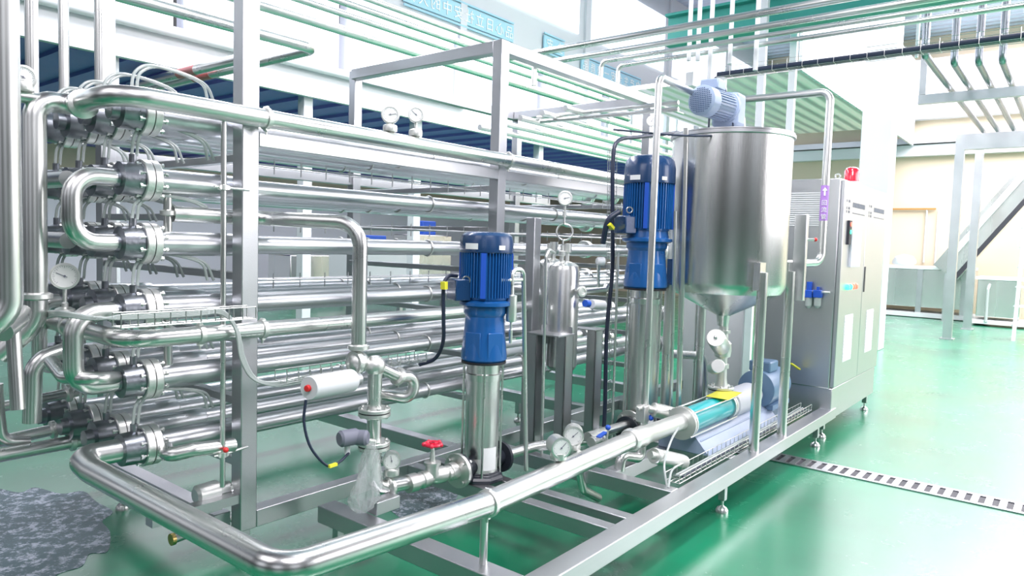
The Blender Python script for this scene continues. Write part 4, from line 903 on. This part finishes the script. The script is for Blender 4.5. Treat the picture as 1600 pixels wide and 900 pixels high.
# ------------------------------------------------------------------ overhead pipes
ov_l = (('first', 5.18, 4.4, .028), ('second', 5.50, 4.2, .026), ('third', 5.74, 3.6, .020), ('fourth', 5.96, 3.55, .020))
for l, x, ye, r in ov_l:
    pipe('overhead_pipe', 'overhead pipe crossing above the tank, %s counted from the rack side' % l, [(x, -2.5, 3.2), (x, ye, 3.2), (x, ye, 3.0)], r, .06, group='overhead pipes above the tank')
for i, (y, z, x1_) in enumerate(((5.45, 3.4, 9.5), (5.05, 3.4, 9.0), (4.80, 3.4, 8.5), (4.62, 3.42, 9.6))):
    pipe('overhead_pipe', 'long pipe running lengthwise above the bundle, %s from the windows' % ('first', 'second', 'third', 'fourth')[i], [(0, y, z), (x1_, y, z)], (.045, .03, .03, .022)[i], group='lengthwise overhead pipes')
pipe('overhead_pipe', 'wide white pipe along the mezzanine edge', [(-2, 6.88, 3.40), (7.5, 6.88, 3.40)], .05, mat='white')
e0 = P(492, 76, Z=2.98); s0 = P(190, 6, Z=2.98); q0 = P(240, 142, Z=2.98)
o = pipe('overhead_pipe', 'white pipe doubling back under the mezzanine with a hairpin elbow', [(-1, e0.y, 2.98), e0, (e0.x, q0.y, 2.98)], .045, .10)
k0 = P(374, 92, Z=2.98)
o2 = pipe('overhead_pipe', 'grey pipe under the mezzanine beside the hairpin pipe', [(k0.x, k0.y, 2.98), (k0.x, q0.y, 2.98)], .045)
for oo, xx, (u, v) in ((o, e0.x, (327, 120)), (o2, k0.x, (297, 113))):
    yy = P(u, v, Z=2.98).y; MB().cyl((xx, yy - .16, 2.98), (xx, yy + .16, 2.98), .047).build('red_band', 'pink', oo)
for i, (pa, pb, z) in enumerate((((840, 184), (1060, 160), 2.55), ((845, 190), (1060, 170), 2.50))):
    pipe('cross_pipe', 'slim pipe slung under the rear top frame, %s of two' % ('upper', 'lower')[i], [P(*pa, Z=z), P(*pb, Z=z)], .016, group='slim pipes under the top frame')
for i in range(5):
    pipe('cross_pipe', 'lengthwise pipe running above the rack toward the tank, %s from front' % ('first', 'second', 'third', 'fourth', 'fifth')[i], [(4.6, 3.2 + i * .22, 2.55 - .02 * i), (9.5, 3.2 + i * .22, 2.55 - .02 * i)], .024, group='pipes above the rack toward the tank')
# black cable tray
ct = wire_tray('cable_tray', 'overhead wire tray with thick dark cables crossing above the cabinet', (6.8, 2.9, 3.17), (6.8, -2.5, 3.17), .14, .09, 40)
for k in range(3): MB().tube([(6.76 + k * .04, 2.9, 3.20), (6.76 + k * .04, -2.5, 3.20)], .022, n=10).build('cable', 'cable', ct)
pipe('drop_conduit', 'thin dark cables dropping from the tray end behind the tank', [(6.8, 2.9, 3.2), (6.8, 2.98, 3.15), (6.8, 3.0, 0.01)], .012, mat='cable', cat='cable')
# hangers
for i, (u, v0, v1) in enumerate(((1076, 35, 95), (1090, 30, 95), (1108, 55, 125), (1140, 40, 100), (1180, 50, 110), (1432, 0, 90))):
    a = P(u, v1, X=5.9 if i < 5 else 10); MB_ = MB().cyl(a, V((a.x, a.y, 6.9 if i == 5 else 4.6)), .02, n=8).build('hanger_rod', 'white'); tag(MB_, 'white ceiling hanger rod for overhead pipes', 'rod', 'white hanger rods')
# right-hand drop pipes
rp = [(1.70, 10.3, 17.2), (1.46, 10.9, 17.3), (1.20, 11.0, 17.4), (.95, 11.05, 17.5)]
for i, (y, xa, xb) in enumerate(rp):
    pts = [(xa, y, 6.9), (xa, y, 4.0), (xb, y, 4.0)]
    pipe('ceiling_pipe', 'pipe dropping from the ceiling, then running to the far wall, %s from left' % ('first', 'second', 'third', 'fourth')[i], pts, .045, .08, mat='darkflange', group='pipes at the upper right')
t_ = thing('pipe_gantry', 'steel gantry of two cross beams carrying the upper right pipes', 'gantry', (14.7, 1.8, 0))
MB().box((12.4, -3, 3.78), (12.5, 2.1, 3.92)).build('cross_beam', 'brushed', t_); MB().box((12.405, 2.005, 3.925), (12.495, 2.095, 4.6)).build('upright', 'brushed', t_)
MB().box((17.0, -3, 3.78), (17.12, 1.75, 3.95)).build('cross_beam', 'brushed', t_)
MB().box((14.7, 1.72, 0), (14.84, 1.86, 3.62)).build('post', 'brushed', t_); MB().box((14.66, 1.68, 0), (14.9, 1.9, .02)).build('foot_plate', 'brushed', t_)
MB().box((17.0, 1.66, 0), (17.14, 1.80, 3.78)).build('post', 'brushed', t_); MB().box((16.96, 1.62, 0), (17.2, 1.84, .02)).build('foot_plate', 'brushed', t_)
MB().box((14.7, -3, 3.35), (14.84, 1.72, 3.62)).build('cross_beam', 'brushed', t_)
# far machines
tr_ = thing('wash_trough', 'long stainless wash trough before the cream wall', 'trough', (19.6, 3.0, 0))
MB().box((19.2, 1.9, .25), (20.1, 5.0, 1.15)).build('body', 'satin', tr_, bevel=.01); MB().box((19.15, 1.9, 1.15), (20.15, 5.0, 1.22)).build('rim', 'white', tr_); MB().box((19.1, 1.6, .02), (20.1, 5.2, .12)).build('base_rail', 'white', tr_)
for y in (2.0, 2.9, 3.8, 4.9): MB().box((19.17, y, .1), (19.2, y + .12, 1.15)).build('rib', 'brushed', tr_)
MB().lathe((19.4, 3.35, 1.28), (-.2, 0, 1), [(0, .26), (.05, .26), (.15, .2), (.22, 0)], 24).build('drum_end', 'white', tr_)
cv_ = thing('conveyor', 'inclined stainless conveyor rising to the right over the trough', 'conveyor', (18.8, 1.6, 1))
a = P(1478, 425, X=18.8); b = P(1640, 245, X=18.8)
MB().bar(a, b, .5, .55, (0, -.7, .7)).build('frame', 'satin', cv_)
off = V((-.35, 0, -.42)); m = MB().bar(a + V((-.28, -.1, -.28)), b + V((-.28, -.1, -.28)), .05, .09, (0, -.7, .7)); m.build('belt', 'darkin', cv_)
MB().bar(a + V((-.3, -.15, .42)), b + V((-.3, -.15, .42)), .05, .12, (0, -.7, .7)).build('side_rail', 'white', cv_)
MB().box((18.6, a.y - .1, 0), (18.7, a.y, a.z)).build('leg', 'brushed', cv_)
tn = thing('catch_tank', 'low stainless tank with foam on top at the far right', 'tank', (18.7, 1.2, 0))
MB().box((18.3, .95, .2), (19.2, 1.72, 1.0)).build('body', 'satin', tn, bevel=.01); MB().box((18.25, .9, 1.0), (19.25, 1.76, 1.06)).build('rim', 'white', tn); MB().box((18.2, .6, .05), (19.2, 1.8, .13)).build('base_rail', 'white', tn)
MB().tube([(18.2, 1.52, .1), (18.2, 1.52, .8), (18.28, 1.5, .9)], .03, .05).build('overflow_tube', 'hose', tn)
ld = thing('step_ladder', 'white steel ladder frame at the right edge', 'ladder', (16, .6, 0))
a = P(1583, 533, Z=0); top = P(1604, 330, X=a.x)
MB().bar(a, top, .06, .06).build('rail', 'white', ld); MB().bar(a + V((.6, -.3, 0)), top + V((.6, -.3, 0)), .06, .06).build('rail', 'white', ld)
for k in range(6): q = a.lerp(top, .12 + k * .15); MB().bar(q, q + V((.6, -.3, 0)), .12, .03).build('tread', 'white', ld)
o = MB().box((20.40, 2.9, 2.62), (20.46, 4.05, 2.66)).build('wall_conduit', 'copper'); tag(o, 'thin brown pipe running level along the cream wall', 'pipe')
for i, y in enumerate((3.1, 2.85)): tag(MB().cyl((20.44, y, 1.3), (20.44, y, 2.62), .02).build('wall_conduit', 'white'), 'thin pale conduit dropping from the brown wall pipe', 'pipe', 'thin conduits on the far wall')
# machines below the mezzanine
for i, (u, y, w_, h_, mt_, l) in enumerate(((600, 10.5, 1.4, 1.25, 'white', 'white machine body with blue cover seen through the tubes, left one'), (680, 11.0, 1.0, 1.6, 'satin', 'pale steel machine housing seen through the tubes, right one'), (505, 12.5, 1.6, 1.1, 'satin', 'low steel bench far behind the tubes'))):
    q = P(u, 420, Y=y); t_ = thing('far_machine', l, 'machine', (q.x, y, 0))
    MB().box((q.x - w_ / 2, y, .25), (q.x + w_ / 2, y + .8, h_)).build('body', mt_, t_, bevel=.02)
    for dx in (-.4, .4): MB().box((q.x + dx * w_ - .04, y + .1, 0), (q.x + dx * w_ + .04, y + .2, .25)).build('leg', 'brushed', t_)
    MB().box((q.x - w_ * .3, y + .1, h_), (q.x + w_ * .1, y + .6, h_ + .3)).build('cover', 'bluecap' if i < 2 else 'white', t_, bevel=.02)
